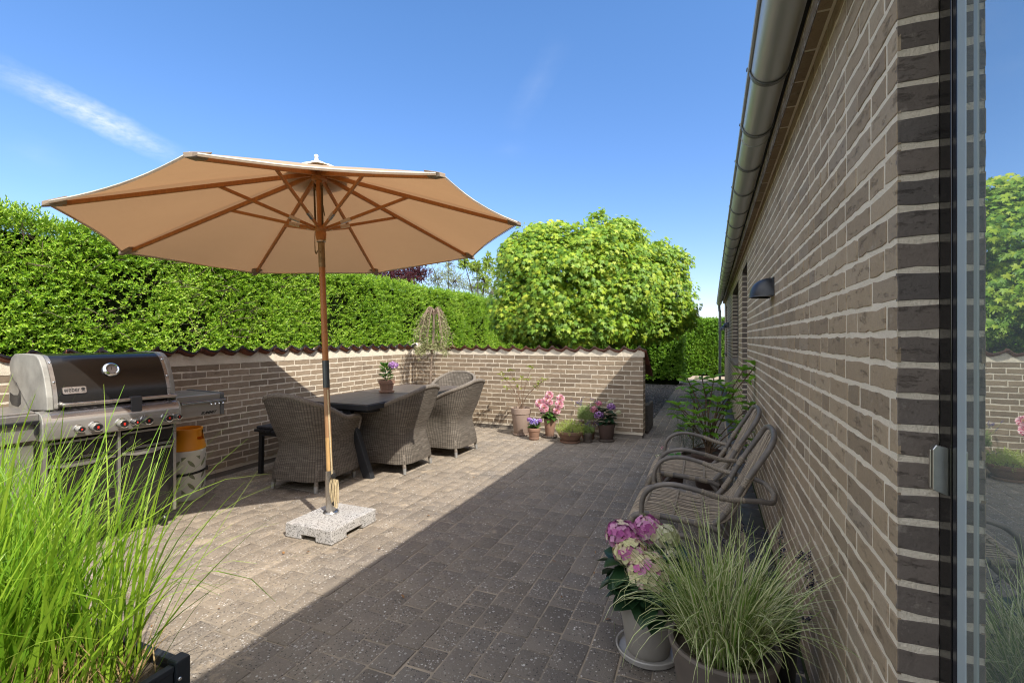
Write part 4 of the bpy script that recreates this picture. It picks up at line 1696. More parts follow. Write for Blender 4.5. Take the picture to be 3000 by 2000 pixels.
for sy in (-1, 1):
    for sx in (-1, 1):
        mb = MB()
        a = Vector((sx * .13, sy * .90, .688))
        b = Vector((sx * .405, sy * .90, 0.0))
        wy, wx = .030, .052
        vs = [Vector((p.x + i * wx, p.y + j * wy, p.z)) for p in (b, a) for i, j in ((-1, -1), (1, -1), (1, 1), (-1, 1))]
        mb.add(vs, [(3, 2, 1, 0), (4, 5, 6, 7), (0, 1, 5, 4), (1, 2, 6, 5), (2, 3, 7, 6), (3, 0, 4, 7)])
        mb.build('leg', m_tabmetal, tab, bevel=.003)

ben = thing('garden_bench', 'black slatted bench between the long brick wall and the table', 'bench', (-4.19, 4.55, 0))
mb = MB()
for k in range(5):
    mb.box(-.19 + .078 * k, -.19 + .078 * k + .066, -.95, .95, .440, .466)
mb.build('seat', m_tabmetal, ben, bevel=.004)
mb = MB()
for k in range(4):
    mb.box(-.185 + .095 * k, -.185 + .095 * k + .088, -.93, .94, .467, .495 + .004 * (k % 2))
mb.build('seat_cushion', M('dark_cloth', (.018, .018, .021), (.028, .028, .032), 14, 4, .9), ben, bevel=.012, seg=3)
for sy in (-.90, .90):
    for sx in (-.15, .15):
        mb = MB()
        mb.bar((sx, sy, 0), (sx * .9, sy, .44), .045, .035, up=(0, 1, 0))
        mb.build('leg', m_tabmetal, ben, bevel=.003)
    mb = MB()
    mb.box(-.12, .12, sy - .017, sy + .017, .40, .439)
    mb.build('cross_rail', m_tabmetal, ben)


def wicker_mat():
    m, nt, p, out = new_mat('grey_wicker')
    b = NB(nt)
    uvn = b.n('ShaderNodeUVMap')
    sp = b.n('ShaderNodeSeparateXYZ')
    b.l(uvn.outputs[0], sp.inputs[0])
    u, v = sp.outputs[0], sp.outputs[1]
    wob = b.math('MULTIPLY', b.math('SUBTRACT', b.noise(9, 3), .5), .006)
    uu = b.math('DIVIDE', b.math('ADD', u, wob), .0235)          # upright stakes
    vv = b.math('DIVIDE', b.math('ADD', v, wob), .0062)          # woven strands
    row = b.math('FLOOR', vv)
    alt = b.math('MULTIPLY', b.math('MODULO', row, 2.0), .5)
    su = b.math('SINE', b.math('MULTIPLY', b.math('ADD', uu, alt), 2 * math.pi))
    sv = b.math('ABSOLUTE', b.math('SINE', b.math('MULTIPLY', vv, math.pi)))
    stake = b.math('POWER', b.math('ABSOLUTE', b.math('SINE', b.math('MULTIPLY', uu, math.pi))), .7)
    h = b.math('ADD', b.math('MULTIPLY', b.math('MULTIPLY', sv, .5), b.math('ADD', .75, b.math('MULTIPLY', su, .25))), b.math('MULTIPLY', stake, .5))
    rowc = b.n('ShaderNodeTexWhiteNoise', noise_dimensions='2D')
    cmb = b.n('ShaderNodeCombineXYZ')
    b.l(row, cmb.inputs[0])
    b.l(b.math('FLOOR', b.math('MULTIPLY', uu, .35)), cmb.inputs[1])
    b.l(cmb.outputs[0], rowc.inputs['Vector'])
    col = b.ramp(rowc.outputs['Value'], [(0, (.115, .095, .074)), (.4, (.165, .138, .108)), (.8, (.205, .174, .138)), (1, (.26, .225, .18))])
    col = b.mix(b.maprange(b.noise(5, 4), .3, .75, 0, .4), col, (.135, .116, .097))
    col = b.mix(b.maprange(h, .25, .72, .85, 0), col, (.022, .018, .015))
    b.l(col, p.inputs['Base Color'])
    p.inputs['Roughness'].default_value = .7
    p.inputs['Specular IOR Level'].default_value = .3
    b.l(b.bump(h, .9, .006), p.inputs['Normal'])
    return m


m_wick = wicker_mat()
m_braid = M('wicker_braid', (.23, .195, .155), (.12, .10, .08), 70, 4, .7, bump=.7, bscale=110, bdist=.006)
m_ferr = M('grey_ferrule', (.38, .37, .35), (.30, .29, .28), 20, 3, .45, .4)


def wicker_chair(label, loc, rz):
    """Tub armchair, facing local +y."""
    t = thing('wicker_armchair', label, 'armchair', loc, rz, 'wicker armchairs round the garden table')
    hw, yf, yb, rc = .285, .325, -.30, .14

    # plan curve from the front of one arm round the back to the other arm
    plan = []
    for k in range(9):
        plan.append((hw, yf - (yf - (yb + rc)) * k / 9))
    for k in range(9):
        a = math.pi / 2 * k / 8
        plan.append((hw - rc + rc * math.cos(a), yb + rc - rc * math.sin(a)))
    for k in range(1, 6):
        plan.append((hw - rc - (2 * (hw - rc)) * k / 6, yb))
    left = [(-x, y) for x, y in reversed(plan[:18])]
    plan = plan + left
    nP = len(plan)
    arc = [0]
    for i in range(1, nP):
        arc.append(arc[-1] + math.dist(plan[i], plan[i - 1]))

    def sm(a, b, x):
        x = min(1, max(0, (x - a) / (b - a)))
        return x * x * (3 - 2 * x)

    mid = arc[-1] / 2

    def top(i):
        return .630 + .262 * sm(.70, .04, abs(arc[i] - mid))

    def pt(i, v, inn=0.0):
        x, y = plan[i]
        zt = top(i)
        # rounded front corner of the arms
        fr = sm(.24, .325, y)
        zt -= .030 * fr ** 2
        z = .105 + (zt - .105) * v
        back = sm(.05, -.30, y)
        waist = -.040 * math.exp(-((z - .40) / .16) ** 2)
        flare_b = .135 * max(0, (z - .42) / .45) ** 1.25 * back
        flare_s = .030 * max(0, (z - .45) / .2) * (1 - back)
        skirt = .022 * max(0, (.35 - z) / .25)
        nx, ny = x / hw * (1 - .3 * back), -back
        ln = math.hypot(nx, ny) or 1
        nx, ny = nx / ln, ny / ln
        o = waist + skirt - inn
        return Vector((x + nx * (o + flare_s + flare_b * .45), y + ny * (o + flare_b) , z))
    NV = 22
    mb = MB()
    for inn in (0.0, .032):
        vs = [pt(i, v / NV, inn) for v in range(NV + 1) for i in range(nP)]
        uv = [(arc[i], pt(i, v / NV).z) for v in range(NV + 1) for i in range(nP)]
        fs = []
        for v in range(NV):
            for i in range(nP - 1):
                q = (v * nP + i, v * nP + i + 1, (v + 1) * nP + i + 1, (v + 1) * nP + i)
                fs.append(q if inn else q[::-1])
        mb.add(vs, fs, 0, uv)
    # bottom rim and the front panel under the seat
    for i in range(nP - 1):
        mb.add([pt(i, 0), pt(i + 1, 0), pt(i + 1, 0, .032), pt(i, 0, .032)], [(0, 1, 2, 3)], 0, [(arc[i], 0), (arc[i + 1], 0), (arc[i + 1], .03), (arc[i], .03)])
    mb.grid(lambda u, v: Vector((-hw + .045 + (2 * hw - .09) * u, yf - .025 + .015 * math.sin(math.pi * u), .105 + .30 * v)), 8, 6, 0, lambda u, v: (u * .55, v * .30))
    mb.grid(lambda u, v: Vector((-.255 + .51 * u, -.24 + .54 * v, .12)), 2, 2, 0, lambda u, v: (u * .5, v * .5))
    mb.build('woven_shell', m_wick, t, smooth=70)
    mb = MB()
    mb.grid(lambda u, v: Vector((-.225 + .450 * u, -.225 + .525 * v, .405 + .012 * math.sin(math.pi * u) * math.sin(math.pi * v))), 8, 8, 0,
            lambda u, v: (u * .52, v * .57))
    mb.build('seat', m_wick, t, smooth=70)
    # braided rim
    mb = MB()
    rim = [(pt(i, 1.0) + pt(i, 1.0, .032)) / 2 for i in range(nP)]
    f0, f1 = pt(0, 0), pt(nP - 1, 0)
    e0 = [Vector((f0.x, yf + .004, z)) + (pt(0, (z - .105) / .5) - Vector((f0.x, yf, z))).x * Vector((1, 0, 0)) for z in (.11, .25, .40, .55)]
    e1 = [Vector((-p.x, p.y, p.z)) for p in e0]
    path = e0 + [Vector((rim[0].x, yf - .006, .602))] + rim[1:-1] + [Vector((rim[-1].x, yf - .006, .602))] + e1[::-1]
    path = cr(path, 3)
    mb.tube(path, [.013 if (p.z < .58) else .023 for p in path], 10)
    for sgn in (1, -1):      # two strand lines of the braid
        mb.tube([p + Vector((0, 0, .010)) + Vector((p.x, p.y, 0)).normalized() * (.012 * sgn) for p in path[14:-14]], .010, 6)
    mb.build('rim', m_braid, t, smooth=70)
    for sx in (-1, 1):
        for y, dy in ((-.262, -.012), (.275, .008)):
            mb = MB()
            a = Vector((sx * .236, y + .012, .20))
            b = Vector((sx * .247, y + dy, .0))
            mb.tube([a, a.lerp(b, .7)], [.021, .019], 12, 0)
            mb.tube([a.lerp(b, .7), b], [.0195, .016], 12, 1)
            mb.build('leg', [m_braid, m_ferr], t, smooth=60)
    return t


wicker_chair('wicker armchair at the near head of the table with its back to the camera', (-3.575, 3.615, 0), rad(4))
wicker_chair('wicker armchair half in shadow on the open side of the table, nearest the parasol pole', (-3.20, 4.43, 0), rad(90))
wicker_chair('fully sunlit wicker armchair on the open side of the table, next to the flower pots', (-3.05, 5.27, 0), rad(88))
wicker_chair('wicker armchair at the far head of the table showing the inside of its back', (-3.52, 6.10, 0), rad(184))


# ================================================================== BARBECUE
m_enamel = M('black_enamel', (.010, .0095, .009), (.016, .014, .012), 6, 4, .24, spec=.6, bump=.04, bscale=300, bdist=.001)
m_cast = M('cast_aluminium', (.38, .365, .32), (.22, .21, .185), 5, 8, .6, .2, bump=.15, bscale=90, rvar=.1)
m_inox = M('brushed_panel', (.44, .41, .37), (.31, .285, .26), 4, 7, .33, .7, stretch=(.3, 1, 2), bump=.03, bscale=200, rvar=.08)
m_inox_dk = M('stained_panel', (.33, .305, .30), (.22, .205, .205), 5, 7, .30, .75, stretch=(.5, 1, 1), rvar=.1)
m_plast = M('grey_plastic', (.085, .085, .083), (.11, .11, .107), 20, 3, .5)
m_redm = M('red_mark', (.62, .035, .018), None, rough=.4)
bbq = thing('barbecue', 'large black and stainless gas barbecue with closed lid behind the tall grass', 'barbecue',
            (-4.08 * .94, 1.765 * .94, .084), rad(83.5))
bbq.scale = (.94, .94, .94)
DEP = .78
# cabinet
mb = MB()
mb.box(.01, .79, .035, DEP, .06, .735)
mb.build('cabinet', m_enamel, bbq, bevel=.004)
for x0, x1 in ((.0, .022), (.410, .430), (.782, .804)):
    mb = MB()
    mb.box(x0, x1, -.004, .05, .03, .725)
    mb.build('upright_trim', m_inox, bbq, bevel=.003)
for x0, x1 in ((.026, .401), (.439, .778)):
    mb = MB()
    mb.box(x0, x1, .004, .034, .045, .70)
    d = mb.build('door', m_enamel, bbq, bevel=.004)
    mb = MB()
    mb.box(x0, x1, -.002, .0035, .690, .704)
    mb.box(x0, x1, -.002, .0035, .536, .556)
    mb.prism([(x0 + .02, .536), (x0 + .09, .520), (x1 - .14, .520), (x1 - .09, .536)], lambda p, q, tt: (p, tt, q), -.006, .003)
    mb.build('trim', m_inox, d, bevel=.0015)
    mb = MB()
    mb.tube([(x0 + .01, -.024, .588), (x1 - .004, -.024, .588)], .0125, 14)
    for xx in (x0 + .03, x1 - .03):
        mb.tube([(xx, .006, .588), (xx, -.024, .588)], .007, 8)
    mb.build('handle', M('dark_chrome', (.16, .17, .175), None, rough=.14, metal=1.0), d, smooth=50)
for x in (.06, .74):
    for y in (.06, .70):
        mb = MB()
        mb.lathe([(0, -.016), (.042, -.016), (.048, -.008), (.048, .008), (.042, .016), (0, .016)], 20, (x, y, -.040), axis=(1, 0, 0))
        mb.box(x - .022, x + .022, y - .012, y + .018, -.03, .060)
        mb.build('castor', m_black, bbq, smooth=40)
# control panel: sloped front, rounded shoulder, flat top with vents
mb = MB()
prof = [(.06, .728), (-.045, .728), (-.052, .736), (-.050, .838), (-.040, .868), (-.018, .892), (.015, .905), (.10, .912), (.10, .728)]
mb.prism(prof, lambda p, q, t: (t, p, q), -.012, .806)
cp_ = mb.build('control_panel', [m_inox], bbq, smooth=40)
mb = MB()
prof = [(-.047, .8385), (-.038, .8705), (-.017, .8945), (.016, .9075), (.10, .9145), (.10, .9125), (.016, .9055), (-.0165, .8925), (-.0375, .8685), (-.046, .8365)]
mb.prism(prof, lambda p, q, t: (t, p, q), .03, .790)
mb.build('top_strip', m_inox_dk, cp_, smooth=40)
mb = MB()
for k in range(13):
    x = .075 + .056 * k
    for j, y in enumerate((.028, .05)):
        zz = .9065 + (y - .016) * .083
        mb.add([(x, y, zz + .0019), (x + .040, y, zz + .0019), (x + .040, y + .009, zz + .0027), (x, y + .009, zz + .0027)], [(0, 1, 2, 3)])
mb.build('vent', m_black, cp_)
# end cheeks
for x0, x1 in ((-.020, -.0125), (.8065, .814)):
    mb = MB()
    prof = [(.16, .726), (-.047, .726), (-.055, .736), (-.053, .840), (-.043, .872), (-.020, .897), (.015, .910), (.16, .915)]
    mb.prism(prof, lambda p, q, t: (t, p, q), x0, x1)
    mb.build('end_cheek', m_cast, bbq, bevel=.002)
for i, (x, big) in enumerate(((.165, 0), (.255, 1), (.41, 1), (.49, 0), (.565, 1), (.705, 1), (.775, 0))):
    s = 1.0 if big else .72
    c = Vector((x, -.051, .785))
    ax = Vector((0, -1, -.03))
    mb = MB()
    mb.lathe([(0, .0), (.036 * s, .0), (.038 * s, .004), (.036 * s, .010), (.030 * s, .011), (.0295 * s, .05), (.027 * s, .056), (.024 * s, .057), (.0, .057)], 28, c, 0, axis=ax)
    kn = mb.build('knob', [m_plast if i > 2 else m_cast], bbq, smooth=40)
    mb = MB()
    mb.lathe([(.036 * s, .0005), (.0395 * s, .004), (.036 * s, .012), (.031 * s, .0125)], 28, c, axis=ax)
    mb.lathe([(.0235 * s, .0565), (.0285 * s, .0555), (.0285 * s, .0595), (.0235 * s, .0605)], 28, c, axis=ax)
    mb.build('ring', m_chrome, kn, smooth=40)
    mb = MB()
    mb.lathe([(0, .0578), (.0232 * s, .0578), (.0232 * s, .0586), (0, .0586)], 24, c, axis=ax)
    mb.build('knob_cap', m_black, kn, smooth=40)
    mb = MB()
    f = lambda p, q, t: (c.x + p * s * .8, c.y - t, c.z + q * s * .8 - .0018)
    ball = [(.0095 * math.cos(a), .005 + .0075 * math.sin(a)) for a in (2 * math.pi * k / 12 for k in range(12))]
    mb.prism(ball, f, .0588, .0594)
    mb.prism([(-.003, -.003), (-.0095, -.013), (-.005, -.013), (0, -.007), (.005, -.013), (.0095, -.013), (.003, -.003)], f, .0587, .0593)
    mb.build('mark', m_redm, kn)
# lid
PR = [(.040, .925), (.052, 1.005), (.070, 1.065), (.098, 1.130), (.135, 1.195), (.175, 1.248), (.215, 1.274), (.265, 1.284), (.47, 1.289), (.60, 1.284), (.665, 1.262),
      (.725, 1.19), (.76, 1.10), (.775, .93)]
mb = MB()
lid_prof = PR + [(p + (.012 if p < .3 else -.012), q - .012) for p, q in reversed(PR)]
mb.prism(lid_prof, lambda p, q, t: (t, p, q), .088, .762)
lid = mb.build('lid', m_enamel, bbq, smooth=30)
for x0, x1 in ((.066, .0885), (.7615, .784)):
    mb = MB()
    pr = [(p - .003 if p < .3 else p + .003, q + .003) for p, q in PR]
    pr2 = [(p + (.012 if p < .3 else -.012), q - .012) for p, q in reversed(PR)]
    mb.prism(pr + pr2, lambda p, q, t: (t, p, q), x0, x1)
    tr = mb.build('lid_trim', m_inox, lid, smooth=30)
    for p, q in ((.0525, .965), (.080, 1.100), (.158, 1.232)):
        mb = MB()
        mb.lathe([(.0075, 0), (.006, .003), (0, .0045)], 12, ((x0 + x1) / 2, p - .005, q + .003), axis=(0, -.9, .35))
        mb.build('rivet', m_chrome, tr, smooth=60)
capL = [(.036, .918), (.046, 1.005), (.066, 1.070), (.094, 1.138), (.130, 1.203), (.172, 1.255), (.215, 1.280), (.265, 1.290), (.47, 1.294), (.62, 1.288),
        (.685, 1.258), (.722, 1.210), (.70, 1.15), (.610, 1.085), (.585, 1.082), (.560, 1.062), (.33, .905), (.30, .900)]
rear = [(.735, 1.198), (.775, 1.085), (.79, .93), (.79, .80), (.36, .80), (.36, .885), (.585, 1.045), (.625, 1.06), (.70, 1.12)]
for x0, x1 in ((.030, .0655), (.7845, .820)):
    mb = MB()
    mb.prism(capL, lambda p, q, t: (t, p, q), x0, x1)
    mb.build('lid_end', m_cast, lid, bevel=.006)
    mb = MB()
    mb.prism(rear, lambda p, q, t: (t, p, q), x0 + .016, x1 - .016)
    rp = mb.build('rear_hood', m_cast, bbq, bevel=.004)
    mb = MB()
    hole = [(.55, .93), (.60, .905), (.72, .912), (.765, .945), (.755, 1.0), (.69, .985), (.60, .99), (.565, 1.03), (.548, .98)]  # flat plate for a sooty hole, its shade put into the colour
    xx = x0 + .0155 if x0 < .4 else x1 - .0155
    mb.prism(hole, lambda p, q, t: (t, p, q), xx - .0015, xx + .0015)
    mb.build('dark_hole', M('soot_and_shade', (.018, .016, .014), (.07, .064, .055), 9, 5, .9), rp)
mb = MB()
mb.box(.07, .78, .10, .775, .72, .935)
mb.box(.07, .78, .14, .70, .93, .97)
mb.build('firebox', M('dark_cast', (.03, .028, .026), (.06, .055, .05), 10, 4, .6, .3), bbq)
mb = MB()
HP = [(.105, .062, .952), (.105, .010, .952), (.118, -.012, .951), (.150, -.022, .950), (.735, -.022, .946), (.768, -.012, .945), (.781, .010, .945), (.781, .062, .945)]
mb.tube(cr(HP, 5), .0135, 14)
for x in (.105, .781):
    mb.lathe([(.0, 0), (.022, .0), (.022, .012), (.016, .020), (.0, .02)], 16, (x, .060, .949), axis=(0, -1, 0))
hb = mb.build('lid_handle', m_steel, lid, smooth=50)
mb = MB()
mb.prism([(.478, .862), (.484, .855), (.540, .853), (.547, .860), (.549, .955), (.544, .966), (.481, .968), (.476, .960)], lambda p, q, t: (p, t, q), -.046, -.040)
mb.prism([(.478, .962), (.547, .960), (.547, .968), (.478, .970)], lambda p, q, t: (p, t, q), -.041, -.005)
mb.build('handle_tag', M('grey_rubber', (.045, .045, .048), None, rough=.55), hb, bevel=.003)
# thermometer on the sloping front
tn = Vector((0, -.90, .43)).normalized()
tcn = Vector((.415, .113, 1.168))
mb = MB()
mb.lathe([(.0, -.005), (.052, -.005), (.055, .004), (.050, .016), (.040, .023), (.034, .018), (.034, .008), (0, .008)], 32, tcn, axis=tn)
th = mb.build('thermometer', m_chrome, lid, smooth=40)
mb = MB()
mb.lathe([(.0345, .0085), (0, .0085)], 28, tcn, axis=tn)
fc = mb.build('dial', M('dial_face', (.34, .28, .24), (.42, .36, .32), 14, 3, .35), th)
mb = MB()
tu = tn.cross(Vector((1, 0, 0))).normalized() * -1
if tu.z < 0:
    tu = -tu
c = tcn + tn * .0092
mb.bar(c - tu * .006, c + tu * .022, .003, .001, up=tn)
for k in range(9):
    a = rad(-130 + 260 * k / 8)
    d = tu * math.cos(a) + Vector((1, 0, 0)) * math.sin(a)
    mb.bar(c + d * .025, c + d * .031, .0016, .0008, up=tn)
mb.build('needle', m_black, th)


def text_part(name, body, size, mat, parent, loc, xdir, ydir, extrude=.001, align='CENTER', shear=0.0, squeeze=1.0, bold=0.0):
    cu = bpy.data.curves.new(name, 'FONT')
    cu.body = body
    cu.size = size
    cu.extrude = extrude
    cu.align_x = align
    cu.align_y = 'CENTER'
    cu.shear = shear
    cu.offset = bold
    tmp = bpy.data.objects.new(name, cu)
    COL.objects.link(tmp)
    bpy.context.view_layer.update()
    me = bpy.data.meshes.new_from_object(tmp.evaluated_get(bpy.context.evaluated_depsgraph_get()))
    bpy.data.objects.remove(tmp)
    bpy.data.curves.remove(cu)
    x, y = Vector(xdir).normalized(), Vector(ydir).normalized()
    z = x.cross(y)
    Mx = Matrix((x, y, z)).transposed().to_4x4()
    Mx.translation = Vector(loc)
    me.transform(Mx @ Matrix.Diagonal((squeeze, 1, 1, 1)))
    me.materials.clear()
    me.materials.append(mat)
    return finish(name, me, parent)


# maker's plate
bn = Vector((0, -.955, .297)).normalized()
bx, by = Vector((1, 0, 0)), None
by = bn.cross(bx) * -1
if by.z < 0:
    by = -by
bc = Vector((.182, .060, 1.040))
m_plate = M('polished_plate', (.62, .59, .55), (.40, .37, .34), 40, 5, .22, .95)


def rrect(w, h, r, n=5):
    out = []
    for cx, cy, a0 in ((w - r, h - r, 0), (-w + r, h - r, 90), (-w + r, -h + r, 180), (w - r, -h + r, 270)):
        for k in range(n + 1):
            a = rad(a0 + 90 * k / n)
            out.append((cx + r * math.cos(a), cy + r * math.sin(a)))
    return out


fb = lambda p, q, t: bc + bx * p + by * q + bn * t
mb = MB()
mb.prism(rrect(.068, .0270, .012), fb, -.004, .004)
badge = mb.build('badge', m_black, lid)
mb = MB()
mb.prism(rrect(.0655, .0250, .011), fb, .0035, .0052)
mb.build('plate', m_plate, badge)
mb = MB()
mb.prism(rrect(.0625, .0222, .009), fb, .005, .0056)
mb.build('inner_field', M('etched_plate', (.36, .33, .30), (.52, .49, .45), 60, 5, .35, .9), badge)
text_part('lettering', 'weber', .050, m_black, badge, bc + bn * .0064 - bx * .015 + by * .003, bx, by, .0008, squeeze=.70, bold=.0004)
mb = MB()
kc = lambda p, q, t: fb(p + .047, q, t)
mb.prism([(.0125 * math.cos(a), .006 + .008 * math.sin(a)) for a in (2 * math.pi * k / 16 for k in range(16))], kc, .0055, .0070)
mb.prism([(-.004, -.001), (-.012, -.016), (-.009, -.016), (0, -.004), (.009, -.016), (.012, -.016), (.004, -.001)], kc, .0054, .0068)
mb.prism([(-.011, -.010), (.011, -.010), (.011, -.012), (-.011, -.012)], kc, .0053, .0066)
mb.prism([(-.002, .013), (.002, .013), (.002, .018), (-.002, .018)], kc, .0053, .0066)
mb.build('emblem', m_black, badge)

# right side shelf
mb = MB()
mb.box(.815, 1.165, .03, .56, .905, .925)
mb.box(.815, 1.165, .018, .030, .745, .925)
mb.box(.830, 1.150, .53, .545, .78, .905)
sh = mb.build('side_shelf', m_inox, bbq, bevel=.004)
mb = MB()
mb.prism([(.010, .742), (.010, .915), (.018, .932), (.56, .932), (.56, .78), (.30, .742)], lambda p, q, t: (t, p, q), 1.1655, 1.195)
mb.build('shelf_end', m_plast, sh, bevel=.003)
mb = MB()
mb.tube([(.835, -.008, .868), (1.192, -.008, .868)], .0125, 14)
for x in (.86, 1.17):
    mb.tube([(x, .02, .868), (x, -.008, .868)], .007, 8)
mb.build('towel_rail', M('dark_chrome_rail', (.22, .25, .28), None, rough=.12, metal=1.0), sh, smooth=50)
for k in range(4):
    mb = MB()
    x = 1.065 + .033 * k
    pts = cr([(x, -.008, .858), (x, -.014, .846), (x + .004, -.020, .842), (x + .008, -.022, .848)], 4)
    mb.tube(pts, .004, 6)
    mb.build('hook', m_chrome, sh, smooth=60)
text_part('lettering', 'SUMMIT', .030, m_black, sh, (1.065, .0172, .770), (1, 0, 0), (0, 0, 1), .0006, shear=.35, squeeze=1.15, bold=.0012)
# left side shelf with burner lid
mb = MB()
mb.box(-.46, -.022, .03, .56, .885, .905)
mb.box(-.46, -.022, .004, .030, .735, .905)
mb.box(-.46, -.022, .06, .54, .9055, .918)
sl = mb.build('side_burner_shelf', m_inox, bbq, bevel=.004)
mb = MB()
mb.box(-.45, -.024, -.026, -.008, .842, .868)
mb.box(-.046, -.028, -.030, .006, .772, .84)
mb.build('grip', m_black, sl, bevel=.005)
mb = MB()
mb.box(-.44, -.035, .04, .06, .02, .70)
mb.build('side_panel', m_inox, bbq, bevel=.003)

# ---- gas bottle
gb = thing('gas_bottle', 'white and orange gas bottle with black strap under the barbecue side shelf', 'gas bottle', (-4.285, 2.845, 0), rad(-20))
m_orange = M('orange_plastic', (.86, .33, .015), (.78, .28, .012), 9, 3, .42)
m_white = M('white_plastic', (.76, .73, .64), (.68, .65, .57), 9, 3, .45)
m_inner = M('green_grey_liner', (.20, .21, .12), (.24, .25, .15), 9, 3, .5)
mb = MB()
mb.lathe([(.0, .0), (.122, .0), (.130, .012), (.135, .05), (.138, .062), (.142, .40), (.146, .42), (.140, .432)], 48)
sh_ = mb.build('shell', m_white, gb, smooth=40)
# leaf shaped openings in the shell show the liner
for rowz, sc in ((.32, 1), (.215, 1), (.125, 1)):
    for k in range(8):
        ang = 2 * math.pi * k / 8 + (.0 if rowz > .3 else .0)
        sg = 1
        mb = MB()
        pts = []
        for q in range(16):
            th_ = 2 * math.pi * q / 16
            lx, lz = .044 * math.cos(th_), .0145 * math.sin(th_) * (1 - .25 * abs(math.cos(th_)))
            c0, s0 = math.cos(rad(52)), math.sin(rad(52))
            px, pz_ = lx * c0 - lz * s0, lx * s0 + lz * c0
            pts.append((px * (1 if k % 2 else -1), pz_ * .95))
        rsh = lambda z: .1385 + .0035 * (z - .06) / .34

        def fl(p, q, t, ang=ang, z=rowz):
            a = ang + p / .14
            r = rsh(z + q) + .0008 + t
            return (r * math.cos(a), r * math.sin(a), z + q)
        vs = [fl(p, q, 0) for p, q in pts] + [fl(0, 0, .0008)]
        mb.add(vs, [(len(pts), i, (i + 1) % len(pts)) for i in range(len(pts))])
        mb.build('opening', m_inner, sh_)
    if rowz > .3 or rowz < .13:
        for k in range(8):
            ang = 2 * math.pi * (k + .5) / 8
            mb = MB()
            zz = .365 if rowz > .3 else .085
            s1 = 1 if rowz > .3 else -1

            def fl2(p, q, t, ang=ang, z=zz):
                a = ang + p / .14
                r = rsh(z + q) + .0008 + t
                return (r * math.cos(a), r * math.sin(a), z + q)
            kk = 1 if k % 2 else -1
            tri = [(-.018, .016), (-.006, .016), (.006, .016), (.020, .016), (.008, .004), (-.004, -.008), (-.016, -.020), (-.017, -.002)]
            mb.add([fl2(p * kk, q * s1, .0004) for p, q in tri] + [fl2(-.006 * kk, .004 * s1, .001)], [(8, i, (i + 1) % 8) for i in range(8)])
            mb.build('opening', m_inner, sh_)
mb = MB()
cpf = [(.1405, .430), (.1475, .436), (.146, .452), (.140, .470), (.132, .515), (.124, .560), (.118, .590), (.121, .598), (.121, .612), (.112, .614), (.110, .59), (.118, .54), (.126, .49), (.03, .47), (0, .47)]
n = 48
vs, fs = [], []
for r, z in cpf:
    for j in range(n):
        a = 2 * math.pi * j / n
        vs.append((r * math.cos(a), r * math.sin(a), z))
for i in range(len(cpf) - 1):
    for j in range(n):
        z_ = (cpf[i][1] + cpf[i + 1][1]) / 2
        jj = j % (n // 3)
        # three grip holes through the collar, narrowing downwards
        if i in (4, 5, 11) and 3 <= jj <= 9 - (2 if i != 5 else 0) + (0):
            continue
        fs.append((i * n + j, i * n + (j + 1) % n, (i + 1) * n + (j + 1) % n, (i + 1) * n + j))
mb.add(vs, fs)
mb.build('collar', m_orange, gb, smooth=40)
mb = MB()
mb.lathe([(.03, .47), (.03, .52), (.018, .53), (.018, .56), (.026, .56), (.026, .585), (0, .585)], 20)
mb.build('valve', m_sleeve, gb, smooth=40)
mb = MB()
st = [(.1445 * math.cos(a), .1445 * math.sin(a), .235 + .012 * math.sin(a)) for a in (2 * math.pi * k / 40 for k in range(40))]
for k in range(40):
    mb.bar(st[k], st[(k + 1) % 40], .003, .020, up=(0, 0, 1))
ta = rad(75)
p0 = Vector((.146 * math.cos(ta), .146 * math.sin(ta), .245))
od = Vector((math.cos(ta), math.sin(ta), 0))
tail = cr([p0, p0 + od * .035 + Vector((0, 0, .004)), p0 + od * .065 + Vector((0, 0, -.04)), p0 + od * .07 + Vector((0, 0, -.12)), p0 + od * .06 + Vector((0, 0, -.20)), p0 + od * .05 + Vector((0, 0, -.235))], 5)
for k in range(len(tail) - 1):
    mb.bar(tail[k], tail[k + 1], .018, .002, up=od.cross(Vector((0, 0, 1))).cross(tail[k + 1] - tail[k]))
mb.box(p0.x - .012, p0.x + .012, p0.y - .008, p0.y + .012, .225, .262)
mb.build('strap', m_black, gb)

# ================================================================== GRASS PLANTER
m_grass = leafmat('bright_grass', (.07, .17, .012), (.26, .40, .045), (.34, .52, .03), .40, .36,
                  [(0, (.09, .22, .015)), (.3, (.22, .40, .028)), (.7, (.37, .53, .045)), (.93, (.50, .60, .14)), (1, (.56, .42, .16))])
m_straw = leafmat('dry_stubble', (.22, .13, .05), (.52, .38, .18), (.5, .36, .14), .2, .7)
m_navy = M('dark_blue_grey_metal', (.020, .026, .034), (.026, .032, .040), 5, 3, .38, spec=.5)
pl = thing('planter_box', 'dark metal planter box full of tall bright green grass in the near left corner', 'planter', (-1.605, 1.08, 0))
mb = MB()
for y0, y1 in ((-.98, -.05),):
    mb.box(-.030, -.010, y0, y1, .02, .335)
mb.box(-.034, -.008, -.98, -.048, .318, .337)
mb.build('side_panel', m_navy, pl, bevel=.003)
mb = MB()
mb.box(-1.25, -.05, -.030, -.010, .02, .335)
mb.box(-1.25, -.05, -.034, -.008, .318, .337)
mb.build('side_panel', m_navy, pl, bevel=.003)
mb = MB()
mb.box(-1.25, -.05, -1.03, -1.01, .02, .335)
mb.build('side_panel', m_navy, pl, bevel=.003)
mb = MB()
mb.box(-1.29, -1.27, -1.0, -.05, .02, .335)
mb.build('side_panel', m_navy, pl, bevel=.003)
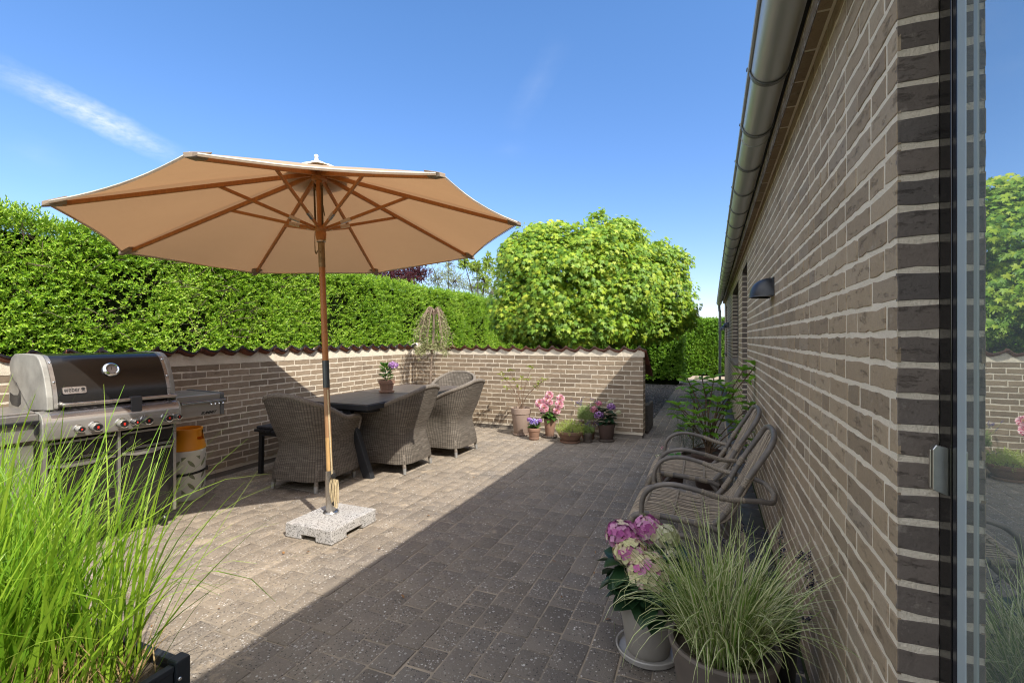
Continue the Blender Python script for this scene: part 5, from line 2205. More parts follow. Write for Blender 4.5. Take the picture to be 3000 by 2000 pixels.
for x, y in ((-.024, -.024), (-.024, -1.016), (-1.28, -.024), (-1.28, -1.016)):
    mb = MB()
    mb.box(x - .024, x + .024, y - .024, y + .024, 0, .350)
    ps = mb.build('corner_post', m_navy, pl, bevel=.006)
    mb = MB()
    for z in (.29, .08):
        mb.lathe([(.0065, 0), (.005, .0025), (0, .003)], 12, (x + .024, y - .012, z), axis=(1, 0, 0))
    mb.build('screw', m_chrome, ps, smooth=60)
mb = MB()
mb.box(-1.268, -.031, -1.009, -.031, .05, .30)
mb.build('soil', m_soil, pl)
n = 3500
rx_, ry_ = RNG.uniform(-1.24, -.12, n), RNG.uniform(-.98, -.055, n)
cl = np.floor(RNG.random(n) * 70).astype(int)
ccx, ccy = RNG.uniform(-1.24, -.16, 70), RNG.uniform(-.95, -.08, 70)
near_ = RNG.random(n) < .7
rx_ = np.where(near_, np.clip(ccx[cl] + RNG.normal(0, .05, n), -1.25, -.06), rx_)
ry_ = np.where(near_, np.clip(ccy[cl] + RNG.normal(0, .05, n), -.99, -.045), ry_)
root = np.stack([rx_, ry_, np.full(n, .30)], 1)
ex = (rx_ + .62) / .6
ey = (ry_ + .5) / .5
d = np.stack([.0 + .17 * np.clip(ex, -1, 1) ** 3 + RNG.normal(0, .15, n), .10 * np.clip(ey, -1, 1) + RNG.normal(0, .15, n), np.ones(n)], 1)
ln = RNG.uniform(.42, .82, n) * np.where(RNG.random(n) < .10, 1.28, 1.0)
bd = RNG.gamma(2.0, .22, n)
bd = np.where(RNG.random(n) < .09, bd + RNG.uniform(.6, 1.7, n), bd)
V, F = blades(root, d, ln, RNG.uniform(.0045, .0125, n), bd, 7)
np_mesh('grass', V, F, m_grass, pl)
n = 2600
root = np.stack([RNG.uniform(-1.23, -.06, n), RNG.uniform(-.99, -.045, n), np.full(n, .295)], 1)
V, F = blades(root, np.concatenate([RNG.normal(0, .35, (n, 2)), np.ones((n, 1))], 1), RNG.uniform(.07, .26, n), RNG.uniform(.003, .007, n), RNG.uniform(0, .7, n), 3)
np_mesh('dry_stems', V, F, m_straw, pl)
# a few long blades that arch out over the paving
n = 20
root = np.stack([RNG.uniform(-.25, -.06, n), RNG.uniform(-.6, -.06, n), np.full(n, .30)], 1)
d = np.stack([RNG.uniform(.35, .75, n), RNG.uniform(-.15, .45, n), np.ones(n)], 1)
V, F = blades(root, d, RNG.uniform(.62, .88, n), RNG.uniform(.005, .009, n), RNG.uniform(.3, 1.6, n), 9)
np_mesh('arching_grass', V, F, m_grass, pl)


# ================================================================== RATTAN CHAIRS
m_ratt = M('grey_rattan', (.190, .165, .140), (.095, .085, .076), 9, 6, .55, stretch=(1, 1, 1), bump=.25, bscale=60, bdist=.003)
m_cane = M('thin_cane', (.40, .345, .27), (.25, .215, .17), 24, 5, .6, island=[(0, (.65, .62, .6)), (1, (1.15, 1.1, 1.02))])
m_wrap = M('cane_binding', (.31, .26, .195), (.16, .135, .105), 130, 3, .6, bump=.6, bscale=160, bdist=.004)


def wraps(mb, pts, r, n=9):
    """Turns of flat cane bound round a pole between two points."""
    a, b = Vector(pts[0]), Vector(pts[-1])
    P = cr(pts, 8) if len(pts) > 2 else [a, b]
    Ls = [0]
    for i in range(1, len(P)):
        Ls.append(Ls[-1] + (P[i] - P[i - 1]).length)
    for k in range(n):
        s = Ls[-1] * (k + .5) / n
        i = next(j for j in range(1, len(P)) if Ls[j] >= s)
        t = (s - Ls[i - 1]) / max(1e-6, Ls[i] - Ls[i - 1])
        c = P[i - 1].lerp(P[i], t)
        d = (P[i] - P[i - 1]).normalized()
        w = Ls[-1] / n * .5
        mb.tube([c - d * w, c - d * w * .5, c + d * w * .5, c + d * w], [r * .96, r * 1.05, r * 1.05, r * .96], 10, cap=False)


def bind(parent, pts, r, n):
    mb = MB()
    wraps(mb, pts, r, n)
    return mb.build('binding', m_wrap, parent, smooth=60)


def rattan_chair(label, loc, rz):
    t = thing('rattan_chair', label, 'chair', loc, rz, 'old rattan chairs against the house wall')
    AW, SW = .325, .275
    # back hoop: leaves the seat, leans back and turns over at the top
    hoop = []
    for sx in (-1, 1):
        side = [(sx * .235, -.07, .335), (sx * .245, -.16, .45), (sx * .250, -.25, .62), (sx * .245, -.340, .765), (sx * .225, -.378, .830)]
        hoop.append(side)
    path = hoop[0] + [(-.15, -.395, .862), (0, -.400, .873), (.15, -.395, .862)] + hoop[1][::-1]
    mb = MB()
    mb.tube(cr(path, 6), .0160, 12)
    bf = mb.build('back_frame', m_ratt, t, smooth=70)
    for sx in (-1, 1):
        mb = MB()
        arm = [(sx * AW, .285, .300), (sx * AW, .300, .40), (sx * (AW + .005), .285, .50), (sx * (AW + .01), .225, .562), (sx * (AW + .012), .12, .585),
               (sx * (AW + .005), -.02, .562), (sx * (AW - .02), -.13, .530), (sx * (AW - .055), -.24, .520), (sx * (AW - .10), -.335, .515)]
        ap = cr(arm, 7)
        mb.tube(ap, .0142, 12)
        a_ = mb.build('arm', m_ratt, t, smooth=70)
        bind(a_, [arm[5], arm[6], arm[7]], .0156, 16)
        bind(a_, [arm[0], arm[1]], .0156, 8)
        # seat side rail with the rounded front drop
        mb = MB()
        rail = [(sx * SW, .345, .02), (sx * SW, .375, .16), (sx * SW, .390, .275), (sx * SW, .355, .352), (sx * SW, .28, .378), (sx * (SW - .01), .10, .368),
                (sx * (SW - .025), -.06, .345), (sx * (SW - .03), -.12, .325)]
        mb.tube(cr(rail, 6), .0172, 12)
        r_ = mb.build('seat_rail', m_ratt, t, smooth=70)
        bind(r_, [rail[2], rail[3]], .0188, 8)
        bind(r_, [(sx * SW, .262, .378), (sx * SW, .20, .375)], .0190, 9)
        bind(r_, [(sx * (SW - .012), .085, .366), (sx * (SW - .014), .045, .362)], .0188, 5)
        bind(r_, [(sx * (SW - .016), .02, .359), (sx * (SW - .022), -.04, .349)], .0188, 8)
        # rear leg and brace curving down from the seat
        mb = MB()
        mb.tube(cr([(sx * .235, -.05, .36), (sx * .245, -.13, .25), (sx * .25, -.20, .12), (sx * .25, -.245, 0)], 6), .0165, 12)
        mb.build('rear_leg', m_ratt, t, smooth=70)
        mb = MB()
        mb.tube(cr([(sx * (SW + .004), .345, .06), (sx * (SW + .01), .26, .20), (sx * (SW + .01), .10, .285), (sx * (SW - .005), -.06, .23), (sx * .262, -.17, .10)], 6), .016, 10)
        mb.build('brace', m_ratt, t, smooth=70)
    # hoop that carries the arms round behind the back
    mb = MB()
    mb.tube(cr([(-.235, -.32, .515), (-.18, -.385, .50), (0, -.410, .495), (.18, -.385, .50), (.235, -.32, .515)], 6), .0142, 12)
    hp = mb.build('rear_hoop', m_ratt, t, smooth=70)
    bind(hp, [(-.18, -.385, .50), (0, -.410, .495), (.18, -.385, .50)], .0158, 30)
    mb = MB()
    for z, y in ((.20, .378), (.09, -.215)):
        mb.tube([(-.26, y, z), (.26, y, z)], .013, 10)
        mb.build('cross_rail', m_ratt, t, smooth=70)
        mb = MB()
    mb.tube([(-.24, -.11, .325), (.24, -.11, .325)], .015, 10)
    mb.build('cross_rail', m_ratt, t, smooth=70)
    # canes that run up the seat and fan into the back
    mb = MB()
    NC = 19
    for k in range(NC):
        q = (k / (NC - 1) - .5) * 2
        x = q * .258
        jz = random.uniform(-.003, .003)
        xb = q * (.215 - .01 * abs(q))
        zt = .862 - .045 * q * q
        pts = [(x, .385, .20 + jz), (x, .400, .285), (x, .372, .352), (x, .31, .385 + jz), (x * .99, .16, .378), (x * .97, .02, .365 + jz), (x * .95, -.09, .365),
               (x * .93, -.16, .40), (xb * 1.02, -.225, .50), (xb, -.31, .68), (xb * .98, -.372, zt - .03), (xb * .97, -.39, zt)]
        if k % 2:
            pts = pts[:9]
        mb.tube(cr(pts, 3), .0044 if k % 2 else .0050, 7)
    mb.build('cane_seat', m_cane, t, smooth=70)
    for y, z in ((.30, .392), (.13, .383), (-.02, .370)):
        mb = MB()
        for k in range(NC * 2):
            x0 = -.262 + .524 * k / (NC * 2)
            x1 = x0 + .524 / (NC * 2)
            s = 1 if k % 2 else -1
            mb.tube([(x0, y - .008 * s, z), (x1, y + .008 * s, z)], .0034, 5)
        mb.build('cross_weave', m_wrap, t, smooth=60)
    for z, y in ((.62, -.275), (.47, -.205)):
        mb = MB()
        mb.tube(cr([(-.235, y, z), (0, y - .02, z), (.235, y, z)], 5), .004, 6)
        mb.build('cross_weave', m_wrap, t, smooth=60)
    for sx in (-1, 1):
        bind(bf, [(sx * .243, -.145, .43), (sx * .247, -.19, .50)], .0176, 6)
        bind(bf, [(sx * .250, -.235, .59), (sx * .251, -.26, .64)], .0176, 4)
    return t


rattan_chair('old grey rattan armchair nearer the camera, beside the hydrangea pot', (-.075, 3.18, 0), rad(90))
rattan_chair('old grey rattan armchair farther from the camera, beside the leafy shrub pot', (-.075, 4.10, 0), rad(91))

# ================================================================== POT PLANTS
m_terra = M('terracotta', (.30, .165, .105), (.22, .135, .095), 8, 6, .85, bump=.2, bscale=60)
m_terra_p = M('pale_clay', (.34, .25, .195), (.28, .205, .16), 6, 6, .85, bump=.12, bscale=60)
m_terra_d = M('dark_clay', (.085, .05, .038), (.06, .038, .03), 8, 6, .8, bump=.2, bscale=60)
m_taupe = M('taupe_clay', (.30, .275, .235), (.27, .245, .21), 5, 5, .75, bump=.08, bscale=120)
m_saucer = M('glazed_saucer', (.40, .38, .35), (.36, .34, .31), 5, 4, .3)
m_brownpot = M('brown_clay', (.135, .108, .088), (.095, .077, .064), 6, 6, .7, bump=.25, bscale=40)
m_hleafd = leafmat('hydrangea_leaf', (.010, .032, .014), (.030, .075, .026), (.04, .10, .02), .14, .36, spec=.45)
m_hleafb = leafmat('fresh_leaf', (.03, .09, .015), (.11, .22, .03), (.18, .32, .03), .28, .4)
m_azal = leafmat('lime_leaf', (.16, .22, .02), (.40, .42, .06), (.45, .48, .04), .35, .45)
m_lav = leafmat('lavender_stalk', (.16, .26, .07), (.42, .50, .18), (.2, .28, .08), .2, .6)
m_thy = leafmat('herb_leaf', (.24, .36, .05), (.58, .60, .17), (.28, .36, .06), .25, .6)
m_stem = M('plant_stem', (.12, .10, .045), (.16, .09, .05), 20, 3, .8)


def petal_mat(name, stops):
    m, nt, p, out = new_mat(name)
    b = NB(nt)
    b.l(b.ramp(b.island(), stops), p.inputs['Base Color'])
    p.inputs['Roughness'].default_value = .7
    p.inputs['Specular IOR Level'].default_value = .2
    tr = b.n('ShaderNodeBsdfTranslucent')
    b.l(p.inputs['Base Color'].links[0].from_socket, tr.inputs['Color'])
    mxs = b.n('ShaderNodeMixShader')
    mxs.inputs[0].default_value = .22
    b.l(p.outputs[0], mxs.inputs[1])
    b.l(tr.outputs[0], mxs.inputs[2])
    b.l(mxs.outputs[0], out.inputs['Surface'])
    return m


m_pmag = petal_mat('magenta_petal', [(0, (.36, .08, .26)), (.4, (.52, .17, .38)), (.7, (.62, .32, .50)), (.85, (.66, .52, .46)), (1, (.64, .60, .36))])
m_pmix = petal_mat('cream_mauve_petal', [(0, (.50, .12, .32)), (.22, (.62, .30, .46)), (.4, (.66, .55, .38)), (.8, (.64, .62, .32)), (1, (.70, .64, .44))])
m_pgrn = petal_mat('green_cream_petal', [(0, (.42, .42, .22)), (1, (.58, .56, .42))])
m_ppur = petal_mat('purple_petal', [(0, (.22, .09, .30)), (.5, (.38, .18, .44)), (1, (.55, .36, .56))])
m_pblu = petal_mat('violet_blue_petal', [(0, (.13, .07, .36)), (.45, (.28, .19, .55)), (.8, (.55, .50, .74)), (1, (.75, .72, .82))])
m_ppnk = petal_mat('pink_petal', [(0, (.55, .12, .24)), (.5, (.70, .26, .36)), (1, (.78, .46, .46))])
m_dahl = petal_mat('dahlia_petal', [(0, (.66, .12, .24)), (.25, (.78, .34, .44)), (.55, (.86, .62, .66)), (1, (.92, .84, .82))])
m_dcen = petal_mat('dahlia_heart', [(0, (.75, .42, .10)), (1, (.85, .62, .22))])
m_lavf = petal_mat('dark_lavender_flower', [(0, (.015, .014, .028)), (.6, (.035, .032, .06)), (1, (.07, .065, .10))])
m_lavl = petal_mat('lavender_flower', [(0, (.10, .08, .16)), (1, (.22, .18, .30))])


def pot_part(root, prof, mat, n=40, rot=0.0, smooth=35, soil=True, rim_r=None, rim_z=None):
    mb = MB()
    mb.lathe(prof, n, rot=rot, cap0=True)
    p = mb.build('pot', mat, root, smooth=smooth)
    if soil:
        mb = MB()
        mb.lathe([(rim_r, rim_z), (rim_r * .5, rim_z + .006), (0, rim_z + .008)], n, rot=rot)
        mb.build('soil', m_soil, root, smooth=60)
    return p


def std_pot(root, h, rt, rb_, band, mat, z0=0.0, th=.010, saucer=None, smat=None):
    """Classic flower pot with a rolled collar."""
    rm = rb_ + (rt - rb_) * (h - band) / h
    prof = [(rb_ * .96, z0), (rb_, z0 + .006), (rm, z0 + h - band), (rt * .985, z0 + h - band + .004), (rt, z0 + h - .006), (rt - .004, z0 + h), (rt - th, z0 + h - .002),
            (rt - th - .002, z0 + h - .03)]
    pot_part(root, prof, mat, rim_r=rt - th - .001, rim_z=z0 + h - .028)
    if saucer:
        mb = MB()
        s = saucer
        mb.lathe([(s * .90, .0), (s * .97, .006), (s, .028), (s - .006, .031), (s - .012, .027), (s - .018, .012), (0, .010)], 40, cap0=True)
        mb.build('saucer', smat or mat, root, smooth=35)


def flower_ball(root, name, c, r, n, mat, psize, squash=.85, label=None):
    """Hydrangea head: a dome of four-petalled florets."""
    c = np.array(c)
    k = np.arange(n)
    z = 1 - 1.55 * (k + .5) / n
    a = k * 2.39996
    rr = np.sqrt(1 - z * z)
    u = np.stack([rr * np.cos(a), rr * np.sin(a), z], 1) + RNG.normal(0, .07, (n, 3))
    u = unit(u)
    pos = c + u * np.array([r, r, r * squash]) * RNG.uniform(.88, 1.06, (n, 1))
    nm = unit(u + rdir(n) * .3)
    tip = unit(np.cross(nm, rdir(n)))
    V, F = scatter(FLORET, pos, tip, nm, psize * RNG.uniform(.8, 1.15, n), psize)
    # inner ball so that no gap shows through
    o = np_mesh(name, V, F, mat, root)
    if label:
        o['label'] = label
    return o


def leaf_spray(root, name, base, d, L, Wd, mat, nrm_up=.8, tpl=OVATE, smooth=True):
    base, d = np.array(base, float), np.array(d, float)
    n = len(base)
    nm = np.array([0, 0, nrm_up]) + rdir(n) * .35
    V, F = scatter(tpl, base, d, nm, L, Wd)
    return np_mesh(name, V, F, mat, root, smooth)


def stems(root, items, r, mat=None):
    mb = MB()
    for pts in items:
        mb.tube(cr(pts, 4), r, 6)
    mb.build('stem', mat or m_stem, root, smooth=60)


# big-leaved hydrangea in the pale pot
hy1 = thing('potted_hydrangea', 'hydrangea with large pink and cream heads in a pale pot on a white saucer', 'potted plant', (-.264, 2.235, 0), group='potted flowering plants')
prof = [(.092, .012), (.095, .018), (.117, .165), (.121, .168), (.132, .250), (.130, .256), (.122, .255), (.118, .22)]
pot_part(hy1, prof, m_taupe, 48, rim_r=.119, rim_z=.228)
mb = MB()
mb.lathe([(.125, .0), (.134, .006), (.142, .030), (.139, .034), (.133, .031), (.126, .013), (0, .011)], 48, cap0=True)
mb.build('saucer', m_saucer, hy1, smooth=35)
heads = [((-.115, -.005, .505), .062, m_pmag, 60), ((-.068, -.075, .462), .060, m_pmix, 58), ((.010, -.105, .405), .078, m_pmix, 95), ((-.010, .060, .520), .058, m_pmag, 58),
         ((.070, .055, .505), .050, m_pgrn, 46), ((.100, -.02, .462), .022, m_pgrn, 16), ((.105, -.075, .425), .015, m_pgrn, 10)]
for c, r, mt, n in heads:
    flower_ball(hy1, 'flower_head', c, r * 1.12, int(n * 1.5), mt, .036 if r > .03 else .018)
stems(hy1, [[(c[0] * .2, c[1] * .2, .23), (c[0] * .6, c[1] * .6, c[2] - .14), (c[0], c[1], c[2])] for c, r, m_, n in heads], .0045, m_hleafb)
bs, ds, Ls = [], [], []
for k in range(110):
    a = k * 2.39996 + random.uniform(-.3, .3)
    f = k / 110
    z = .26 + .15 * f
    r0 = .03 + .07 * random.random()
    bs.append((math.cos(a) * r0, math.sin(a) * r0, z))
    ds.append((math.cos(a), math.sin(a), random.uniform(-.65, .10) + .30 * f))
    Ls.append(random.uniform(.11, .165))
Ls = np.array(Ls)
leaf_spray(hy1, 'foliage', bs, ds, Ls, Ls * .80, m_hleafd, .75)

# variegated grass in the brown pot
gp = thing('potted_grass', 'cream striped ornamental grass in a big brown clay pot in the near right corner', 'potted plant', (.035, 1.775, 0), group='potted foliage plants')
prof = [(.118, .0), (.122, .01), (.150, .24), (.164, .335), (.172, .362), (.176, .378), (.171, .386), (.160, .384), (.156, .36), (.150, .33)]
pot_part(gp, prof, m_brownpot, 48, rim_r=.152, rim_z=.335)
m_vgrass = leafmat('green_half', (.09, .16, .03), (.22, .30, .07), (.26, .34, .08), .28, .45,
                   [(0, (.10, .20, .03)), (.5, (.20, .31, .06)), (.93, (.33, .40, .12)), (1, (.52, .32, .09))])
m_vcream = leafmat('cream_half', (.30, .32, .14), (.62, .56, .34), (.5, .48, .24), .28, .5,
                   [(0, (.42, .46, .18)), (.45, (.68, .66, .38)), (.93, (.82, .78, .56)), (1, (.62, .40, .14))])
n = 560
a = RNG.uniform(0, 2 * np.pi, n)
r0 = .105 * np.sqrt(RNG.random(n))
root = np.stack([r0 * np.cos(a), r0 * np.sin(a), np.full(n, .335)], 1)
sp_ = RNG.uniform(.0, .42, n)
d = np.stack([np.cos(a) * sp_ + RNG.normal(0, .17, n), np.sin(a) * sp_ + RNG.normal(0, .17, n), np.ones(n)], 1)
inner = r0 / .105
L_ = RNG.uniform(.26, .54, n) * (1.02 - .10 * inner)
bd = RNG.gamma(2.2, .30, n) * (.25 + 1.2 * inner)
bd = np.where(RNG.random(n) < .36, bd + RNG.uniform(.6, 2.1, n), bd)
V, F, mi = blades(root, d, L_, RNG.uniform(.004, .0100, n), bd, 9, split=True)
np_mesh('grass', V, F, [m_vcream, m_vgrass], gp, midx=mi)


def lavender(root, n, h, spread, z0, fmat, smat, cx=0, cy=0, flen=.035, tilt=(0, 0), fr=.006):
    a = RNG.uniform(0, 2 * np.pi, n)
    s = spread * np.sqrt(RNG.random(n))
    rt = np.stack([cx + .35 * s * np.cos(a), cy + .35 * s * np.sin(a), np.full(n, z0)], 1)
    d = np.stack([np.cos(a) * s * 1.5 / h + tilt[0], np.sin(a) * s * 1.5 / h + tilt[1], np.full(n, 1.0)], 1)
    d = unit(d)
    L = h * RNG.uniform(.7, 1.05, n)
    mb = MB()
    fb_, fd_ = [], []
    for i in range(n):
        p0, dd = Vector(rt[i]), Vector(d[i])
        p1 = p0 + dd * (L[i] * .55) + Vector((0, 0, .01))
        p2 = p0 + dd * L[i]
        mb.tube([p0, p1, p2], .0014, 4)
        for q in range(26):
            t = q / 26
            fb_.append(p2 + dd * (flen * (t - .35)) + Vector([random.gauss(0, fr * .5) for _ in range(3)]))
            fd_.append(Vector((random.gauss(0, 1), random.gauss(0, 1), .6)))
    mb.build('stem', smat, root)
    V, F = scatter(PETAL, np.array([tuple(x) for x in fb_]), np.array([tuple(x) for x in fd_]), rdir(len(fb_)), .009, .007)
    np_mesh('flower_spikes', V, F, fmat, root)


def tuft(root, n, h, spread, z0, mat, L=.022, Wd=.004, cx=0, cy=0, per=7, name='foliage', dome=.5, sc=1.0):
    """Dense fine-leaved mound."""
    a = RNG.uniform(0, 2 * np.pi, n)
    s = np.sqrt(RNG.random(n))
    hh = h * (1 - dome * s ** 2) * RNG.uniform(.35, 1.05, n)
    base = np.stack([cx + spread * s * np.cos(a), cy + spread * s * np.sin(a), z0 + hh], 1)
    d = np.stack([np.cos(a) * s * .7, np.sin(a) * s * .7, np.ones(n)], 1) + rdir(n) * .4
    V, F = join(sprigs(base - unit(d) * .03, d, per, np.full(n, .05 * sc), L, Wd))
    return np_mesh(name, V, F, mat, root)


lv = thing('potted_lavender', 'dark flowering lavender in a black plastic pot between the striped grass and the house wall', 'potted plant', (.20, 2.12, 0), group='potted flowering plants')
pot_part(lv, [(.085, 0), (.088, .01), (.108, .26), (.112, .265), (.112, .285), (.105, .285), (.100, .25)], m_black, 32, rim_r=.102, rim_z=.25)
tuft(lv, 260, .22, .11, .24, m_lav, .030, .0035)
lavender(lv, 34, .36, .20, .25, m_lavf, m_lav, flen=.04, tilt=(.04, -.1), fr=.010)

# leafy shrub group behind the rattan chairs
sh1 = thing('potted_shrub', 'open bush with fresh green leaf tufts in a dark pot behind the rattan chairs', 'potted plant', (-.03, 4.93, 0), group='potted foliage plants')
std_pot(sh1, .34, .155, .11, .05, m_terra_d)
tips = [(-.19, .02, 1.02), (-.06, .10, 1.05), (.05, .02, 1.03), (.30, .05, 1.10), (.22, -.05, .90), (-.27, -.06, .76), (.16, .1, .72), (.08, -.12, .82), (-.10, -.15, .70),
        (-.02, .12, .86), (.36, .02, .78), (-.16, .1, .86), (.26, -.12, .62), (.02, -.10, .62), (-.2, -.02, .60), (.40, .0, 1.15), (.14, -.02, .95), (.30, -.05, .52)]
stems(sh1, [[(random.uniform(-.03, .03), random.uniform(-.03, .03), .30), (x * .35 + random.uniform(-.03, .03), y * .4, .30 + (z - .3) * .5), (x, y, z)] for x, y, z in tips], .005,
      M('red_brown_stem', (.13, .075, .04), (.09, .06, .035), 20, 3, .8))
bs, ds = [], []
for x, y, z in tips:
    for lev in range(3):
        for k in range(6):
            a = k * 1.05 + lev * .5 + random.uniform(-.2, .2)
            s_ = 1 - .0 * lev
            bs.append((x - .0 * x, y, z - .045 * lev))
            ds.append((math.cos(a), math.sin(a), .55 - .35 * lev + random.uniform(-.2, .2)))
L_ = RNG.uniform(.075, .125, len(bs))
m_bush = leafmat('bush_leaf', (.08, .22, .02), (.24, .46, .04), (.34, .55, .04), .35, .45)
leaf_spray(sh1, 'foliage', bs, ds, L_, L_ * .42, m_bush, .7)

pn = thing('potted_pine', 'dwarf pine with long dark drooping needles behind the rattan chair arms', 'potted plant', (-.17, 5.2, 0), group='potted foliage plants')
std_pot(pn, .24, .12, .09, .04, m_terra_d)
stems(pn, [[(0, 0, .2), (.0, 0, .45), (.01, 0, .78)]] + [[(0, 0, .3 + .07 * k), (.1 * math.cos(k * 2.4), .1 * math.sin(k * 2.4), .36 + .08 * k), (.18 * math.cos(k * 2.4), .18 * math.sin(k * 2.4), .38 + .085 * k)] for k in range(6)], .006)
n = 1500
c0 = np.array([(0, 0, .82)] + [(.18 * math.cos(k * 2.4), .18 * math.sin(k * 2.4), .38 + .085 * k) for k in range(6)] + [(.09 * math.cos(k * 2 + 1), .09 * math.sin(k * 2 + 1), .30 + .05 * k) for k in range(5)])
ci = RNG.integers(0, len(c0), n)
u = rdir(n)
u[:, 2] = u[:, 2] * .8 + .25
V, F = blades(c0[ci] + RNG.normal(0, .02, (n, 3)), u, RNG.uniform(.10, .17, n), .0022, RNG.uniform(.3, 1.2, n), 4, wtop=.4)
np_mesh('needles', V, F, leafmat('pine_needle', (.012, .035, .010), (.05, .10, .03), (.05, .10, .02), .1, .45), pn)

ge = thing('potted_geranium', 'low bright green geranium with a few pale pink flowers beside the far rattan chair', 'potted plant', (-.33, 4.62, 0), group='potted flowering plants')
std_pot(ge, .20, .105, .075, .04, m_terra_d)
bs, ds = [], []
for k in range(90):
    a = random.uniform(0, 2 * math.pi)
    s = math.sqrt(random.random())
    bs.append((.13 * s * math.cos(a), .13 * s * math.sin(a), .22 + .15 * (1 - s * s) * random.uniform(.4, 1)))
    ds.append((math.cos(a), math.sin(a), random.uniform(-.1, .6)))
L_ = RNG.uniform(.04, .06, len(bs))
leaf_spray(ge, 'foliage', bs, ds, L_, L_ * 1.1, leafmat('geranium_leaf', (.04, .13, .015), (.10, .26, .03), (.15, .33, .03), .28, .45), .9)
for c in ((-.07, -.10, .42), (-.12, -.05, .33), (.08, -.10, .30)):
    flower_ball(ge, 'flower_head', c, .022, 12, m_pgrn if c[2] < .4 else m_ppnk, .018)
stems(ge, [[(0, 0, .2), (-.04, -.06, .34), (-.07, -.10, .42)]], .003, m_hleafb)

# hexagonal pot on the table
tp = thing('potted_hydrangea', 'small hydrangea with one purple head in a six sided clay pot on the dark table', 'potted plant', (-3.62, 4.80, .7525), group='potted flowering plants')
mb = MB()
mb.lathe([(.085, 0), (.095, .004), (.100, .022), (.094, .024)], 6, cap0=True, cap1=True, rot=.3)
mb.build('saucer', m_terra, tp)
prof = [(.070, .016), (.093, .108), (.102, .110), (.106, .148), (.098, .150), (.092, .130)]
pot_part(tp, prof, m_terra, 6, rot=.3, smooth=None, rim_r=.092, rim_z=.132)
bs, ds = [], []
for k in range(40):
    a = k * 2.39996
    f = k / 40
    bs.append((.02 * math.cos(a), .02 * math.sin(a), .16 + .17 * f * random.uniform(.6, 1)))
    ds.append((math.cos(a), math.sin(a), random.uniform(-.3, .5) + .5 * f))
L_ = RNG.uniform(.06, .10, len(bs))
leaf_spray(tp, 'foliage', bs, ds, L_, L_ * .46, m_hleafb, .7)
leaf_spray(tp, 'shoot', [(-.03, .0, .30)] * 7, [(math.cos(k) * .8, math.sin(k) * .8, 1) for k in range(7)], .085, .035, m_hleafb, .5)
flower_ball(tp, 'flower_head', (.075, .03, .325), .055, 60, m_ppur, .028)
stems(tp, [[(0, 0, .13), (-.02, 0, .24), (-.03, 0, .32)], [(0, 0, .13), (.03, .015, .23), (.07, .03, .31)]], .004, m_hleafb)

# ---- the row of pots in front of the end wall
az = thing('potted_azalea', 'thin twigged azalea with lime leaf tufts in the tall pale clay pot', 'potted plant', (-2.571, 6.56, 0), group='potted foliage plants')
std_pot(az, .385, .145, .10, .085, m_terra_p, z0=.012, saucer=.118)
tw = [(-.30, .02, .86), (-.25, .0, .80), (-.20, .05, .93), (-.12, 0, .78), (.0, .03, .82), (.16, .0, .98), (.10, .02, .80), (.28, .03, .76), (.35, -.02, .80), (-.22, .0, .66), (.22, .02, .70), (-.05, .0, .70)]
stems(az, [[(random.uniform(-.04, .04), random.uniform(-.03, .03), .36), (x * .35, y * .5, .36 + (z - .36) * .55), (x, y, z)] for x, y, z in tw], .0028, M('thin_red_stem', (.22, .13, .08), (.15, .09, .055), 20, 3, .8))
bs, ds = [], []
for x, y, z in tw:
    for k in range(9):
        a = random.uniform(0, 2 * math.pi)
        bs.append((x + random.gauss(0, .012), y + random.gauss(0, .012), z + random.gauss(0, .015)))
        ds.append((math.cos(a), math.sin(a), random.uniform(-.1, .7)))
leaf_spray(az, 'foliage', bs, ds, RNG.uniform(.05, .09, len(bs)), .022, m_azal, .6)

h2 = thing('potted_hydrangea', 'tiny violet blue hydrangea in the smallest terracotta pot at the front of the row', 'potted plant', (-2.285, 6.33, 0), group='potted flowering plants')
std_pot(h2, .155, .090, .062, .045, m_terra, z0=.010, saucer=.072)
for c, r in (((.01, -.03, .245), .062), ((-.075, .02, .265), .034), ((.075, .02, .262), .032)):
    flower_ball(h2, 'flower_head', c, r, 80, m_pblu if r > .05 else m_ppur, .024)
bs, ds = [], []
for k in range(46):
    a = k * 2.39996
    bs.append((.03 * math.cos(a), .03 * math.sin(a), .15 + random.uniform(0, .07)))
    ds.append((math.cos(a), math.sin(a), random.uniform(-.25, .5)))
leaf_spray(h2, 'foliage', bs, ds, RNG.uniform(.05, .085, len(bs)), .036, m_hleafb, .7)

dh = thing('potted_dahlia', 'dahlia with large pink and white double blooms in a narrow terracotta pot', 'potted plant', (-2.13, 6.56, 0), group='potted flowering plants')
std_pot(dh, .26, .085, .060, .05, m_terra_d if False else m_terra, z0=.010, saucer=.112, smat=m_brownpot)


def dahlia(root, c, r, facing):
    fv = Vector(facing).normalized()
    q = fv.to_track_quat('Z', 'Y').to_matrix()
    n = 150
    k = np.arange(n)
    z = 1 - 1.35 * (k + .5) / n
    a = k * 2.39996
    rr = np.sqrt(1 - z * z)
    u = np.stack([rr * np.cos(a), rr * np.sin(a), z], 1)
    R = np.array(q)
    uw = u @ R.T
    pos = np.array(c) + uw * r * .45
    up = np.array(fv)
    tip = uw + .30 * up
    nm = unit(up * 1.2 - uw * .3 + rdir(n) * .15)
    V, F = scatter(PETAL, pos, tip, nm, r * RNG.uniform(.55, .78, n), r * .34)
    o = np_mesh('flower_head', V, F, m_dahl, root)
    n = 40
    u = rdir(n) * .6 + up
    V, F = scatter(PETAL, np.repeat(np.array([c]) + up * r * .55, n, 0) + rdir(n) * r * .1, u, rdir(n), r * .35, r * .16)
    np_mesh('flower_heart', V, F, m_dcen, o)


